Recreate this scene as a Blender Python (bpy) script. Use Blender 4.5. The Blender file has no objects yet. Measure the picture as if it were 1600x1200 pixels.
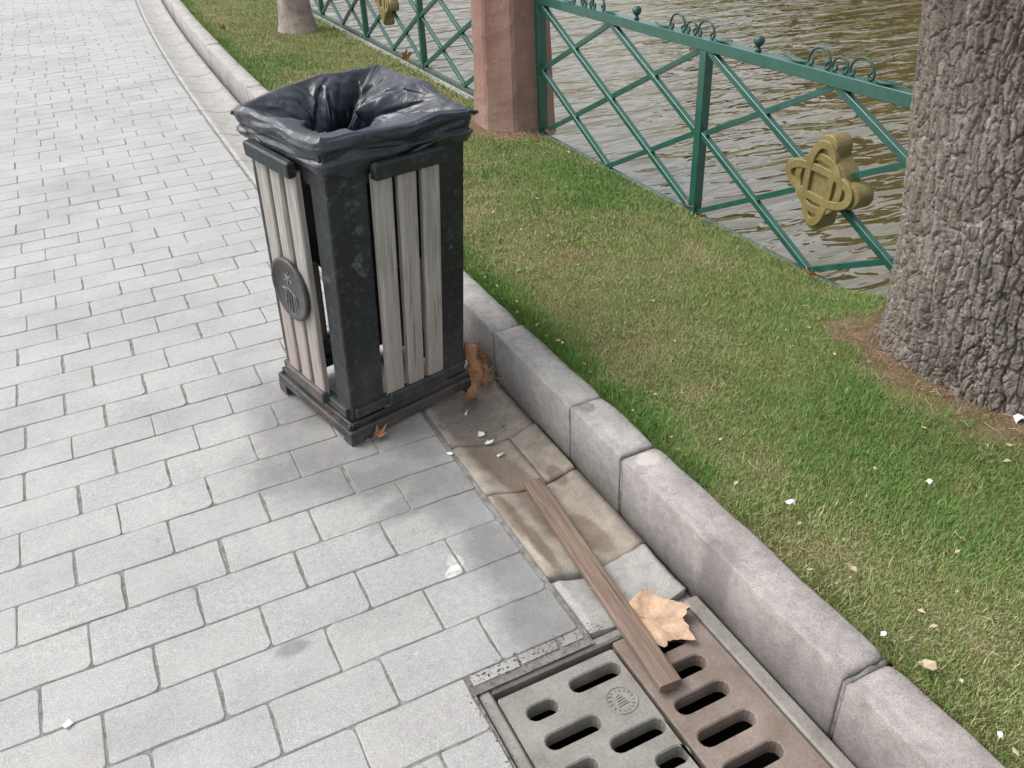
import bpy, bmesh, math, random
import numpy as np
from mathutils import Vector, Matrix, noise as mn
R_ = math.radians
rng = np.random.default_rng(7)
random.seed(7)
S = bpy.context.scene
COL = S.collection

# ------------------------------------------------------------------ camera
FPX, PITCH, ROLL, YAW, CAMH = 1340.0, R_(32.811), R_(2.827), R_(24.96), 1.5
cam = bpy.data.cameras.new("camera"); cam.sensor_fit = 'HORIZONTAL'; cam.sensor_width = 36.0
cam.lens = 36.0 * FPX / 1600.0; cam.clip_start = 0.05; cam.clip_end = 2000
camo = bpy.data.objects.new("camera", cam); COL.objects.link(camo)
_cp, _sp = math.cos(PITCH), math.sin(PITCH)
_f = Vector((math.sin(YAW)*_cp, math.cos(YAW)*_cp, -_sp)); _r = Vector((math.cos(YAW), -math.sin(YAW), 0)); _d = _f.cross(_r)
_rr = math.cos(ROLL)*_r + math.sin(ROLL)*_d; _dd = -math.sin(ROLL)*_r + math.cos(ROLL)*_d
M = Matrix.Identity(4)
for i in range(3):
    M[i][0], M[i][1], M[i][2] = _rr[i], -_dd[i], -_f[i]
M[2][3] = CAMH
camo.matrix_world = M
S.camera = camo
def proj(x, y, z):
    v = Vector((x, y, z-CAMH)); c = v.dot(_f)
    if c < .05: return None
    return 800+FPX*v.dot(_rr)/c, 600+FPX*v.dot(_dd)/c

# ------------------------------------------------------------------ light
W = bpy.data.worlds.new("World"); S.world = W; W.use_nodes = True
wn, wl = W.node_tree.nodes, W.node_tree.links
bg = wn['Background']
sky = wn.new('ShaderNodeTexSky'); sky.sky_type = 'NISHITA'; sky.sun_disc = False
SUN_EL, SUN_ROT = R_(55), R_(-55)
sky.sun_elevation = SUN_EL; sky.sun_rotation = SUN_ROT
sky.air_density = 1.0; sky.dust_density = 4.0; sky.ozone_density = 1.0
hs = wn.new('ShaderNodeHueSaturation'); hs.inputs['Saturation'].default_value = .22; hs.inputs['Value'].default_value = 1.0
wl.new(sky.outputs[0], hs.inputs['Color']); wl.new(hs.outputs[0], bg.inputs[0]); bg.inputs[1].default_value = .15
sl = bpy.data.lights.new("sun", 'SUN'); sl.energy = .9; sl.angle = R_(35); sl.color = (1, .97, .93)
so = bpy.data.objects.new("sun", sl); COL.objects.link(so)
# direction towards the sun (sky rotation measured clockwise from +Y)
sd = Vector((math.sin(SUN_ROT)*math.cos(SUN_EL), math.cos(SUN_ROT)*math.cos(SUN_EL), math.sin(SUN_EL)))
so.rotation_euler = sd.to_track_quat('Z', 'Y').to_euler(); so.location = (0, 0, 20)
S.view_settings.view_transform = 'Standard'; S.view_settings.look = 'None'
S.view_settings.exposure = 0.9; S.view_settings.gamma = 1; S.view_settings.use_curve_mapping = False
S.cycles.max_bounces = 8; S.cycles.diffuse_bounces = 3; S.cycles.glossy_bounces = 3

# ------------------------------------------------------------------ helpers
def link(o, parent=None):
    COL.objects.link(o)
    if parent is not None: o.parent = parent
    return o
def tag(o, label=None, cat=None, group=None, kind=None):
    if label: o['label'] = label
    if cat: o['category'] = cat
    if group: o['group'] = group
    if kind: o['kind'] = kind
    return o
def empty(name, loc=(0, 0, 0), rot=(0, 0, 0), mat=None):
    o = bpy.data.objects.new(name, None); o.empty_display_size = .1
    if mat is not None: o.matrix_world = mat
    else: o.location = loc; o.rotation_euler = rot
    return link(o)
def mesh_np(name, v, f, smooth=False):
    """v (n,3); f list of faces or array (m,k)"""
    me = bpy.data.meshes.new(name)
    if isinstance(f, np.ndarray):
        v = np.asarray(v, np.float32); m, k = f.shape
        me.vertices.add(len(v)); me.vertices.foreach_set('co', v.ravel())
        me.loops.add(m*k); me.loops.foreach_set('vertex_index', f.astype(np.int32).ravel())
        me.polygons.add(m); me.polygons.foreach_set('loop_start', np.arange(0, m*k, k, dtype=np.int32))
        me.update(calc_edges=True)
    else:
        me.from_pydata([tuple(map(float, p)) for p in v], [], f); me.update()
    if smooth: me.polygons.foreach_set('use_smooth', np.ones(len(me.polygons), bool))
    return me
class MB:
    def __init__(s): s.v = []; s.f = []
    def add(s, v, f):
        n = len(s.v); s.v += [tuple(p) for p in v]; s.f += [tuple(i+n for i in q) for q in f]; return s
    def loft(s, rings, close=True, caps=True):
        k = len(rings[0]); v = [p for r in rings for p in r]; f = []
        for i in range(len(rings)-1):
            for j in range(k if close else k-1):
                a, b = i*k+j, i*k+(j+1) % k
                f.append((a, b, b+k, a+k))
        if caps and close:
            f.append(tuple(range(k-1, -1, -1))); f.append(tuple((len(rings)-1)*k+j for j in range(k)))
        return s.add(v, f)
    def box(s, x0, x1, y0, y1, z0, z1, c=.002, T=None):
        """chamfered box (24 verts)"""
        c = min(c, (x1-x0)*.45, (y1-y0)*.45, (z1-z0)*.45)
        rings = []
        def rect(i, z):
            a0, a1, b0, b1 = x0+i, x1-i, y0+i, y1-i; e = c if i == 0 else 0
            if i == 0: return [(a0+e, b0, z), (a1-e, b0, z), (a1, b0+e, z), (a1, b1-e, z), (a1-e, b1, z), (a0+e, b1, z), (a0, b1-e, z), (a0, b0+e, z)]
            return [(a0, b0, z), (a1, b0, z), (a1, b0, z), (a1, b1, z), (a1, b1, z), (a0, b1, z), (a0, b1, z), (a0, b0, z)]
        def r8(i, z):
            a0, a1, b0, b1 = x0+i, x1-i, y0+i, y1-i; e = c*.6
            return [(a0+e, b0, z), (a1-e, b0, z), (a1, b0+e, z), (a1, b1-e, z), (a1-e, b1, z), (a0+e, b1, z), (a0, b1-e, z), (a0, b0+e, z)]
        rings = [r8(c, z0), r8(0, z0+c), r8(0, z1-c), r8(c, z1)]
        if T: rings = [[T(*p) for p in r] for r in rings]
        return s.loft(rings)
    def tube(s, pts, r, k=8, caps=True, up=None, rad=None):
        pts = [Vector(p) for p in pts]; rings = []
        t0 = (pts[1]-pts[0]).normalized()
        n = Vector(up) if up else (Vector((0, 0, 1)) if abs(t0.z) < .9 else Vector((1, 0, 0)))
        for i, p in enumerate(pts):
            t = (pts[min(i+1, len(pts)-1)]-pts[max(i-1, 0)]).normalized()
            b = t.cross(n).normalized(); n = b.cross(t).normalized()
            q = rad[i] if rad is not None else r
            rings.append([p+(b*math.cos(2*math.pi*j/k)+n*math.sin(2*math.pi*j/k))*q for j in range(k)])
        return s.loft(rings, True, caps)
    def bar(s, p, q, w, h, side, c=.0015):
        """rectangular bar from p to q, w along 'side', h along the other normal"""
        p, q = Vector(p), Vector(q); t = (q-p); L = t.length; t.normalize()
        sd = Vector(side); sd = (sd-t*sd.dot(t)).normalized(); n = t.cross(sd)
        T = lambda x, y, z: tuple(p+t*z+sd*x+n*y)
        return s.box(-w/2, w/2, -h/2, h/2, 0, L, c, T)
    def lathe(s, prof, k=24, T=None):
        rings = [[(r*math.cos(2*math.pi*j/k), r*math.sin(2*math.pi*j/k), z) for j in range(k)] for r, z in prof]
        if T: rings = [[T(*p) for p in r] for r in rings]
        return s.loft(rings)
    def build(s, name, m, parent=None, smooth=False, bevel=None):
        me = mesh_np(name, s.v, s.f, smooth)
        me.validate()
        bm = bmesh.new(); bm.from_mesh(me); bmesh.ops.recalc_face_normals(bm, faces=bm.faces); bm.to_mesh(me); bm.free()
        me.materials.append(m); o = bpy.data.objects.new(name, me)
        return link(o, parent)

def fbm(p, sc, oct=4, off=0.0):
    """numpy-free noise for moderate counts"""
    return np.array([mn.fractal(Vector((x*sc+off, y*sc, z*sc)), .9, 2.1, oct) for x, y, z in p])
# fast 2-D value noise in numpy
def vnoise(x, y, seed=0):
    xi = np.floor(x).astype(np.int64); yi = np.floor(y).astype(np.int64); fx = x-xi; fy = y-yi
    def h(a, b):
        n = (a*374761393+b*668265263+seed*974634757) & 0xffffffff
        n = ((n ^ (n >> 13))*1274126177) & 0xffffffff
        return ((n ^ (n >> 16)) & 0xffff)/65535.0
    u = fx*fx*(3-2*fx); v = fy*fy*(3-2*fy)
    return (h(xi, yi)*(1-u)+h(xi+1, yi)*u)*(1-v)+(h(xi, yi+1)*(1-u)+h(xi+1, yi+1)*u)*v
def vf(x, y, seed=0, oct=4):
    a = 1.; t = 0; n = 0
    for k in range(oct):
        t = t+a*vnoise(x*2**k+17*k, y*2**k-9*k, seed+k); n += a; a *= .55
    return t/n

# ------------------------------------------------------------------ materials
class NT:
    def __init__(s, name):
        s.m = bpy.data.materials.new(name); s.m.use_nodes = True; s.n = s.m.node_tree.nodes; s.l = s.m.node_tree.links
        s.b = s.n['Principled BSDF']; s.geo = s.n.new('ShaderNodeNewGeometry'); s.tc = s.n.new('ShaderNodeTexCoord'); s.oi = s.n.new('ShaderNodeObjectInfo')
    def new(s, t, **k):
        n = s.n.new(t)
        for a, b in k.items(): setattr(n, a, b)
        return n
    def put(s, sock, v):
        if hasattr(v, 'links') or isinstance(v, bpy.types.NodeSocket): s.l.new(v, sock)
        else: sock.default_value = v
    def pos(s, scale=(1, 1, 1), obj=False, off=None):
        mp = s.new('ShaderNodeMapping'); s.l.new(s.tc.outputs['Object'] if obj else s.geo.outputs['Position'], mp.inputs[0]); mp.inputs['Scale'].default_value = scale
        if off: mp.inputs['Location'].default_value = off
        return mp.outputs[0]
    def noise(s, sc, detail=5, rough=.6, vec=None, dist=0, w=None):
        n = s.new('ShaderNodeTexNoise'); n.inputs['Scale'].default_value = sc; n.inputs['Detail'].default_value = detail; n.inputs['Roughness'].default_value = rough; n.inputs['Distortion'].default_value = dist
        s.l.new(vec if vec is not None else s.pos(), n.inputs['Vector']); return n.outputs['Fac']
    def vor(s, sc, vec=None, feature='F1', out='Distance'):
        n = s.new('ShaderNodeTexVoronoi', feature=feature); n.inputs['Scale'].default_value = sc
        s.l.new(vec if vec is not None else s.pos(), n.inputs['Vector']); return n.outputs[out]
    def ramp(s, fac, stops, interp='LINEAR'):
        r = s.new('ShaderNodeValToRGB'); r.color_ramp.interpolation = interp; e = r.color_ramp.elements
        while len(e) < len(stops): e.new(.5)
        for q, (p, c) in zip(e, stops): q.position = p; q.color = (c, c, c, 1) if isinstance(c, (int, float)) else (*c, 1)
        s.l.new(fac, r.inputs[0]); return r.outputs[0]
    def mix(s, fac, a, b, mode='MIX'):
        m = s.new('ShaderNodeMix', data_type='RGBA', blend_type=mode)
        for i, v in ((0, fac), (6, a), (7, b)):
            if isinstance(v, tuple): v = (*v, 1) if len(v) == 3 else v
            s.put(m.inputs[i], v)
        return m.outputs[2]
    def math(s, op, a, b=0.0, c=0.0, clamp=False):
        m = s.new('ShaderNodeMath', operation=op, use_clamp=clamp); s.put(m.inputs[0], a); s.put(m.inputs[1], b); s.put(m.inputs[2], c); return m.outputs[0]
    def sub(s, x, y):  # splits
        pass
    def xyz(s, vec=None):
        q = s.new('ShaderNodeSeparateXYZ'); s.l.new(vec if vec is not None else s.geo.outputs['Position'], q.inputs[0]); return q.outputs
    def blob(s, x, y, rx, ry, ang=0, soft=.5, rag=1.5):
        """world-space soft spot centred on x,y"""
        mp = s.new('ShaderNodeMapping'); mp.vector_type = 'TEXTURE'; s.l.new(s.geo.outputs['Position'], mp.inputs[0])
        mp.inputs['Location'].default_value = (x, y, 0); mp.inputs['Rotation'].default_value = (0, 0, ang); mp.inputs['Scale'].default_value = (rx, ry, 50)
        ln = s.new('ShaderNodeVectorMath', operation='LENGTH'); s.l.new(mp.outputs[0], ln.inputs[0])
        nz = s.math('ADD', s.math('MULTIPLY', s.noise(8, 5, .7), .65), s.math('MULTIPLY', s.noise(55, 4, .7), .35)); a = s.math('ADD', ln.outputs['Value'], s.math('MULTIPLY', s.math('SUBTRACT', nz, .5), rag))
        mr = s.new('ShaderNodeMapRange', interpolation_type='SMOOTHSTEP'); s.l.new(a, mr.inputs[0]); mr.inputs[1].default_value = 1-soft*.5; mr.inputs[2].default_value = 1+soft*.5; mr.inputs[3].default_value = 1; mr.inputs[4].default_value = 0
        return mr.outputs[0]
    def bump(s, h, dist=.002, strength=1, nrm=None):
        b = s.new('ShaderNodeBump'); b.inputs['Distance'].default_value = dist; b.inputs['Strength'].default_value = strength; s.l.new(h, b.inputs['Height'])
        if nrm is not None: s.l.new(nrm, b.inputs['Normal'])
        return b.outputs[0]
    def done(s, col, rough=.8, nrm=None, spec=.4, metal=0, **k):
        if isinstance(col, tuple) and len(col) == 3: col = (*col, 1)
        s.put(s.b.inputs['Base Color'], col); s.put(s.b.inputs['Roughness'], rough); s.put(s.b.inputs['Specular IOR Level'], spec); s.put(s.b.inputs['Metallic'], metal)
        if nrm is not None: s.l.new(nrm, s.b.inputs['Normal'])
        for a, b in k.items(): s.put(s.b.inputs[a], b)
        return s.m

def mat_paver():
    t = NT('concrete_paver')
    g = t.noise(230, 4, .8); g2 = t.noise(60, 5, .65); big = t.noise(1.7, 4, .6)
    c = t.ramp(t.oi.outputs['Random'], [(0, (.288, .287, .283)), (.3, (.298, .297, .290)), (.55, (.308, .303, .294)), (.8, (.292, .295, .286)), (1, (.316, .310, .301))])
    c = t.mix(1, c, t.ramp(g, [(.30, .50), (.46, .93), (.54, 1.04), (.70, 1.55)]), 'MULTIPLY')
    c = t.mix(1, c, t.ramp(g2, [(.25, .80), (.6, 1.06)]), 'MULTIPLY')
    c = t.mix(1, c, t.ramp(big, [(.3, .84), (.6, 1.08)]), 'MULTIPLY')
    gr_ = t.ramp(t.noise(2.6, 7, .72, vec=t.pos(off=(7, 2, 0))), [(.50, 0.), (.70, 1.)]); c = t.mix(t.math('MULTIPLY', gr_, .30), c, (.15, .145, .138))
    # walked-on dirt film, oily stains by the bin and along the gutter
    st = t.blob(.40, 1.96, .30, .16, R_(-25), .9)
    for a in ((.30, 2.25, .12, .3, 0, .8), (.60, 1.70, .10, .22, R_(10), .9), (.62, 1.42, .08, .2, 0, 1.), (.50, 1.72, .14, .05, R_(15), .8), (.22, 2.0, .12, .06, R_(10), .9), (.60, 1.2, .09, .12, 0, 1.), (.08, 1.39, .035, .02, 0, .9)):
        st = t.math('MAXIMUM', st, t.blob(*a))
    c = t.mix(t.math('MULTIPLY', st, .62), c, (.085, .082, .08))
    spots = t.ramp(t.noise(16, 2, .5), [(.735, 0.), (.765, 1.)])
    c = t.mix(t.math('MULTIPLY', spots, .45), c, (.12, .115, .11))
    wsp = t.ramp(t.noise(30, 2, .5, vec=t.pos((1, 1, 1), off=(5, 3, 1))), [(.74, 0.), (.77, 1.)])
    c = t.mix(t.math('MULTIPLY', wsp, .25), c, (.6, .6, .58))
    # old white paint dab
    wp = t.math('MAXIMUM', t.blob(.487, 1.432, .026, .015, .5, .25, .9), t.math('MULTIPLY', t.blob(.503, 1.462, .020, .022, .2, .3, .9), .5))
    c = t.mix(t.math('MULTIPLY', wp, t.ramp(g2, [(.35, .3), (.55, .9)])), c, (.60, .60, .58))
    # sandy film creeping out of the joints and pale scuffs
    film = t.ramp(t.noise(5.5, 6, .72, vec=t.pos(off=(3, 1, 0))), [(.42, 0.), (.66, 1.)]); c = t.mix(t.math('MULTIPLY', film, .30), c, (.40, .395, .38))
    pit = t.ramp(t.vor(210), [(.06, 1.), (.13, 0.)]); c = t.mix(t.math('MULTIPLY', pit, .38), c, (.13, .13, .128))
    h = t.math('SUBTRACT', t.math('ADD', t.math('MULTIPLY', g, 1.0), t.math('MULTIPLY', g2, 1.6)), t.math('MULTIPLY', pit, .8))
    return t.done(c, t.ramp(g2, [(.3, .46), (.7, .64)]), t.bump(h, .0013, .8), .6)
def mat_bed():
    t = NT('joint_dirt')
    n = t.noise(35, 5, .7); g = t.noise(350, 3, .7)
    c = t.ramp(n, [(.3, (.13, .126, .118)), (.45, (.215, .21, .20)), (.6, (.30, .295, .285))])
    c = t.mix(1, c, t.ramp(g, [(.3, .6), (.7, 1.25)]), 'MULTIPLY')
    d = t.blob(.56, 1.14, .22, .09, R_(4), .8)
    c = t.mix(t.math('MULTIPLY', d, .22), c, (.075, .068, .060))
    d2 = t.blob(.36, 1.0, .05, .2, 0, .8); c = t.mix(t.math('MULTIPLY', d2, .25), c, (.09, .08, .07))
    return t.done(c, .95, t.bump(g, .004, 1), .1)
def mat_gutter():
    t = NT('gutter_concrete'); y = t.xyz()[1]
    g = t.noise(240, 4, .8); n = t.noise(9, 6, .65, dist=.5); n2 = t.noise(30, 4, .6)
    grey = t.ramp(n, [(.3, (.285, .278, .262)), (.65, (.365, .357, .338))])
    tan = t.ramp(n, [(.28, (.19, .162, .135)), (.42, (.25, .217, .18)), (.56, (.305, .27, .225)), (.7, (.355, .315, .26))])
    w = t.math('MULTIPLY', t.ramp(t.math('ADD', y, t.math('MULTIPLY', t.math('SUBTRACT', n, .5), .25)), [(0, 0.), (1, 1.)]), 1)
    mr = t.new('ShaderNodeMapRange', interpolation_type='SMOOTHSTEP'); t.l.new(t.math('ADD', y, t.math('MULTIPLY', t.math('SUBTRACT', n, .5), .3)), mr.inputs[0]); mr.inputs[1].default_value = 2.1; mr.inputs[2].default_value = 2.7
    mr2 = t.new('ShaderNodeMapRange', interpolation_type='SMOOTHSTEP'); t.l.new(y, mr2.inputs[0]); mr2.inputs[1].default_value = 1.30; mr2.inputs[2].default_value = 1.315
    k = t.math('MULTIPLY', t.math('SUBTRACT', 1, mr.outputs[0]), mr2.outputs[0])
    c = t.mix(k, grey, tan)
    wet = t.blob(.775, 1.74, .05, .16, R_(12), .5)
    for a in ((.80, 1.55, .05, .12, 0, .6), (.70, 1.55, .022, .10, 0, .5), (.715, 1.42, .02, .10, 0, .5), (.86, 1.42, .035, .09, R_(8), .4), (.90, 1.66, .02, .05, 0, .5)):
        wet = t.math('MAXIMUM', wet, t.blob(*a))
    c = t.mix(t.math('MULTIPLY', wet, .62), c, (.115, .075, .05))
    dk = t.blob(.80, 1.98, .1, .16, 0, 1.); c = t.mix(t.math('MULTIPLY', dk, .45), c, (.15, .13, .115))
    c = t.mix(1, c, t.ramp(g, [(.25, .65), (.5, 1.), (.78, 1.3)]), 'MULTIPLY')
    c = t.mix(1, c, t.ramp(n2, [(.25, .84), (.6, 1.06)]), 'MULTIPLY')
    rg = t.mix(wet, (.85, .85, .85), (.5, .5, .5))
    return t.done(c, rg, t.bump(t.math('ADD', g, n2), .0022, .8), .35)
def mat_kerb():
    t = NT('kerb_concrete')
    p = t.xyz(); g = t.noise(260, 4, .8); n = t.noise(7, 6, .65); n2 = t.noise(40, 4, .6)
    c = t.ramp(n, [(.3, (.275, .266, .252)), (.5, (.345, .333, .316)), (.7, (.40, .386, .366))])
    mr = t.new('ShaderNodeMapRange', interpolation_type='SMOOTHSTEP'); t.l.new(t.math('ADD', p[1], t.math('MULTIPLY', t.math('SUBTRACT', n, .5), .5)), mr.inputs[0]); mr.inputs[1].default_value = 1.75; mr.inputs[2].default_value = 1.05
    c = t.mix(t.math('MULTIPLY', mr.outputs[0], .8), c, t.ramp(n, [(.3, (.275, .238, .230)), (.7, (.38, .343, .328))]))
    c = t.mix(1, c, t.ramp(g, [(.22, .45), (.5, 1.), (.8, 1.45)]), 'MULTIPLY')
    pit = t.ramp(t.vor(160), [(.07, 1.), (.15, 0.)]); c = t.mix(t.math('MULTIPLY', pit, .4), c, (.11, .105, .10))
    c = t.mix(1, c, t.ramp(n2, [(.25, .78), (.6, 1.08)]), 'MULTIPLY')
    # damp, dirty streaks on the gutter side, low down (vertical stains)
    sv = t.noise(10, 4, .6, vec=t.pos((1, 1, .12)))
    mz = t.new('ShaderNodeMapRange'); t.l.new(p[2], mz.inputs[0]); mz.inputs[1].default_value = .155; mz.inputs[2].default_value = .0
    sx = t.math('LESS_THAN', p[0], .985)
    s = t.math('MULTIPLY', t.math('MULTIPLY', t.ramp(sv, [(.35, .25), (.7, .9)]), t.ramp(mz.outputs[0], [(0, .55), (1, 1.)])), sx)
    c = t.mix(t.math('MULTIPLY', s, .42), c, (.12, .11, .105))
    bl = t.math('MAXIMUM', t.blob(1.0, 1.675, .022, .03, 0, .3), t.math('MULTIPLY', t.blob(.975, 1.05, .03, .05, 0, .7), .8))
    c = t.mix(t.math('MULTIPLY', bl, .55), c, (.13, .12, .118))
    lt = t.blob(1.02, 1.40, .035, .03, 0, .4); c = t.mix(t.math('MULTIPLY', lt, .5), c, (.55, .51, .48))
    return t.done(c, .88, t.bump(t.math('ADD', g, t.math('MULTIPLY', n2, 1.5)), .0022, .9), .25)
def mat_lawn():
    t = NT('lawn_soil')
    n = t.noise(5, 6, .65); g = t.noise(160, 4, .75)
    c = t.ramp(n, [(.3, (.09, .10, .035)), (.5, (.15, .14, .06)), (.66, (.22, .185, .10))])
    bare = t.blob(1.93, 1.30, .16, .40, R_(6), .8)
    for a in ((2.0, 4.35, .22, .3, 0, .6), (1.5, 2.6, .12, .06, .3, .8), (1.75, 7.9, .3, .3, 0, .8)): bare = t.math('MAXIMUM', bare, t.blob(*a))
    c = t.mix(bare, c, t.ramp(t.noise(40, 5, .7), [(.3, (.11, .062, .040)), (.7, (.25, .165, .115))]))
    c = t.mix(1, c, t.ramp(g, [(.3, .5), (.5, 1.), (.75, 1.7)]), 'MULTIPLY')
    return t.done(c, .95, t.bump(g, .01, 1), .1)
def mat_grass():
    t = NT('grass_blades')
    a = t.new('ShaderNodeAttribute', attribute_name='tint')
    c = t.ramp(a.outputs['Fac'], [(0, (.046, .140, .030)), (.25, (.098, .220, .046)), (.5, (.190, .275, .082)), (.7, (.300, .305, .130)), (.86, (.40, .365, .20)), (1, (.50, .46, .30))])
    m = t.done(c, .6, None, .06)
    t.b.inputs['Transmission Weight'].default_value = 0
    return m
def mat_water():
    t = NT('lake_water')
    # ripples run across the line of sight, over longer soft swells
    def w(sc, sx, sy, rot, det, rough, dist=0):
        mp = t.new('ShaderNodeMapping'); t.l.new(t.geo.outputs['Position'], mp.inputs[0]); mp.inputs['Rotation'].default_value = (0, 0, rot); mp.inputs['Scale'].default_value = (sx, sy, 1)
        return t.noise(sc, det, rough, vec=mp.outputs[0], dist=dist)
    a = w(5.0, .32, 1, R_(27), 2, .45, .7); b = w(11, .40, 1, R_(16), 1.5, .5, .6); c = w(1.3, .6, 1, R_(38), 2, .5)
    rb_ = t.math('SUBTRACT', 1.0, t.math('ABSOLUTE', t.math('MULTIPLY', t.math('SUBTRACT', b, .5), 2.4)))
    h = t.math('ADD', t.math('MULTIPLY', a, 1.0), t.math('ADD', t.math('MULTIPLY', rb_, .10), t.math('MULTIPLY', c, 1.0)))
    col = t.ramp(t.noise(.35, 3, .5), [(.3, (.072, .058, .020)), (.7, (.092, .074, .028))])
    return t.done(col, .012, t.bump(h, .050, 1), 1., IOR=1.95)
def mat_blackpaint():
    t = NT('black_chipped_paint')
    P = t.pos(obj=True); n = t.noise(22, 6, .7, vec=P); n2 = t.noise(7, 4, .6, vec=t.pos((1, 1, .45), obj=True)); g = t.noise(170, 3, .6, vec=P)
    c = t.ramp(n2, [(.3, (.008, .009, .010)), (.5, (.013, .015, .018)), (.6, (.012, .026, .024)), (.72, (.030, .038, .046))])
    clus = t.ramp(t.noise(5, 3, .6, vec=t.pos(obj=True, off=(4, 2, 1))), [(.48, 0.), (.66, 1.)]); chips = t.math('MULTIPLY', t.ramp(t.math('ADD', n, t.math('MULTIPLY', clus, .06)), [(.60, 0.), (.645, 1.)]), clus); c = t.mix(t.math('MULTIPLY', chips, .65), c, t.ramp(g, [(.35, (.045, .05, .05)), (.7, (.20, .205, .20))]))
    wear = t.ramp(t.noise(48, 5, .75, vec=P), [(.55, 0.), (.72, .6)]); c = t.mix(wear, c, (.10, .105, .11))
    z = t.xyz()[2]
    mr = t.new('ShaderNodeMapRange'); t.l.new(z, mr.inputs[0]); mr.inputs[1].default_value = .36; mr.inputs[2].default_value = .02
    rust = t.math('MULTIPLY', t.ramp(t.noise(12, 5, .65, vec=P), [(.5, 0.), (.68, 1.)]), mr.outputs[0])
    c = t.mix(t.math('MULTIPLY', rust, .7), c, (.12, .06, .04))
    dust = t.math('MULTIPLY', t.ramp(t.noise(5, 4, .6, vec=P), [(.35, 0.), (.7, 1.)]), mr.outputs[0])
    c = t.mix(t.math('MULTIPLY', dust, .5), c, (.17, .155, .14))
    return t.done(c, t.ramp(n, [(.3, .42), (.75, .7)]), t.bump(t.math('ADD', n, t.math('MULTIPLY', g, .4)), .0016, .8), .45)
def mat_wood(name, cols, sx=(1, 1, .05), red=None, rough=.8):
    t = NT(name)
    P = t.new('ShaderNodeMapping'); t.l.new(t.tc.outputs['Object'], P.inputs[0]); P.inputs['Scale'].default_value = sx
    ad = t.new('ShaderNodeVectorMath', operation='ADD'); t.l.new(P.outputs[0], ad.inputs[0])
    sc = t.new('ShaderNodeVectorMath', operation='SCALE'); sc.inputs[0].default_value = (37, 11, 5); t.l.new(t.oi.outputs['Random'], sc.inputs['Scale']); t.l.new(sc.outputs[0], ad.inputs[1])
    gr = t.noise(130, 5, .65, vec=ad.outputs[0], dist=.6); br = t.noise(14, 3, .6, vec=ad.outputs[0])
    c = t.ramp(gr, [(.25, cols[0]), (.5, cols[1]), (.75, cols[2])])
    c = t.mix(1, c, t.ramp(br, [(.3, .82), (.7, 1.12)]), 'MULTIPLY')
    if red:
        z = t.xyz()[2]; mr = t.new('ShaderNodeMapRange'); t.l.new(z, mr.inputs[0]); mr.inputs[1].default_value = red[1]; mr.inputs[2].default_value = red[2]
        c = t.mix(t.math('MULTIPLY', mr.outputs[0], t.ramp(t.noise(8, 4, .6), [(.3, .3), (.7, .9)])), c, red[0])
    crack = t.ramp(t.noise(60, 3, .5, vec=ad.outputs[0]), [(.33, 1.), (.40, 0.)]); c = t.mix(t.math('MULTIPLY', crack, .5), c, tuple(v*.35 for v in cols[0]))
    return t.done(c, rough, t.bump(gr, .0018, .9), .25)
def mat_simple(name, stops, sc, rough=.7, bump=.001, bs=80, spec=.4, metal=0, obj=True, random_v=0):
    t = NT(name); P = t.pos(obj=obj); n = t.noise(sc, 5, .65, vec=P); g = t.noise(bs, 4, .65, vec=P)
    c = t.ramp(n, stops); c = t.mix(1, c, t.ramp(g, [(.25, .78), (.7, 1.16)]), 'MULTIPLY')
    return t.done(c, rough, t.bump(t.math('ADD', n, g), bump, .9), spec, metal)
def mat_green():
    t = NT('green_gloss_paint'); P = t.pos(); n = t.noise(16, 5, .6); g = t.noise(140, 3, .6)
    c = t.ramp(n, [(.3, (.009, .066, .049)), (.7, (.016, .096, .070))])
    ch = t.ramp(t.noise(42, 5, .7), [(.70, 0.), (.735, 1.)]); c = t.mix(t.math('MULTIPLY', ch, .6), c, (.03, .04, .035))
    return t.done(c, .27, t.bump(t.math('ADD', n, t.math('MULTIPLY', g, .4)), .0006, .5), .8)
def mat_pillar():
    t = NT('red_plaster'); p = t.xyz(); n = t.noise(4, 5, .6, vec=t.pos((1, 1, .4))); n2 = t.noise(26, 5, .7); g = t.noise(220, 3, .6)
    c = t.ramp(n, [(.3, (.205, .112, .090)), (.5, (.265, .152, .125)), (.72, (.33, .21, .175))])
    c = t.mix(t.ramp(n2, [(.56, 0.), (.72, .7)]), c, (.42, .29, .25))
    mr = t.new('ShaderNodeMapRange'); t.l.new(t.math('ADD', p[2], t.math('MULTIPLY', t.math('SUBTRACT', n2, .5), .25)), mr.inputs[0]); mr.inputs[1].default_value = .42; mr.inputs[2].default_value = .12
    c = t.mix(t.math('MULTIPLY', mr.outputs[0], .55), c, (.30, .225, .18))
    c = t.mix(1, c, t.ramp(g, [(.25, .75), (.7, 1.18)]), 'MULTIPLY')
    return t.done(c, .85, t.bump(t.math('ADD', n2, g), .003, .9), .25)
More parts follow.
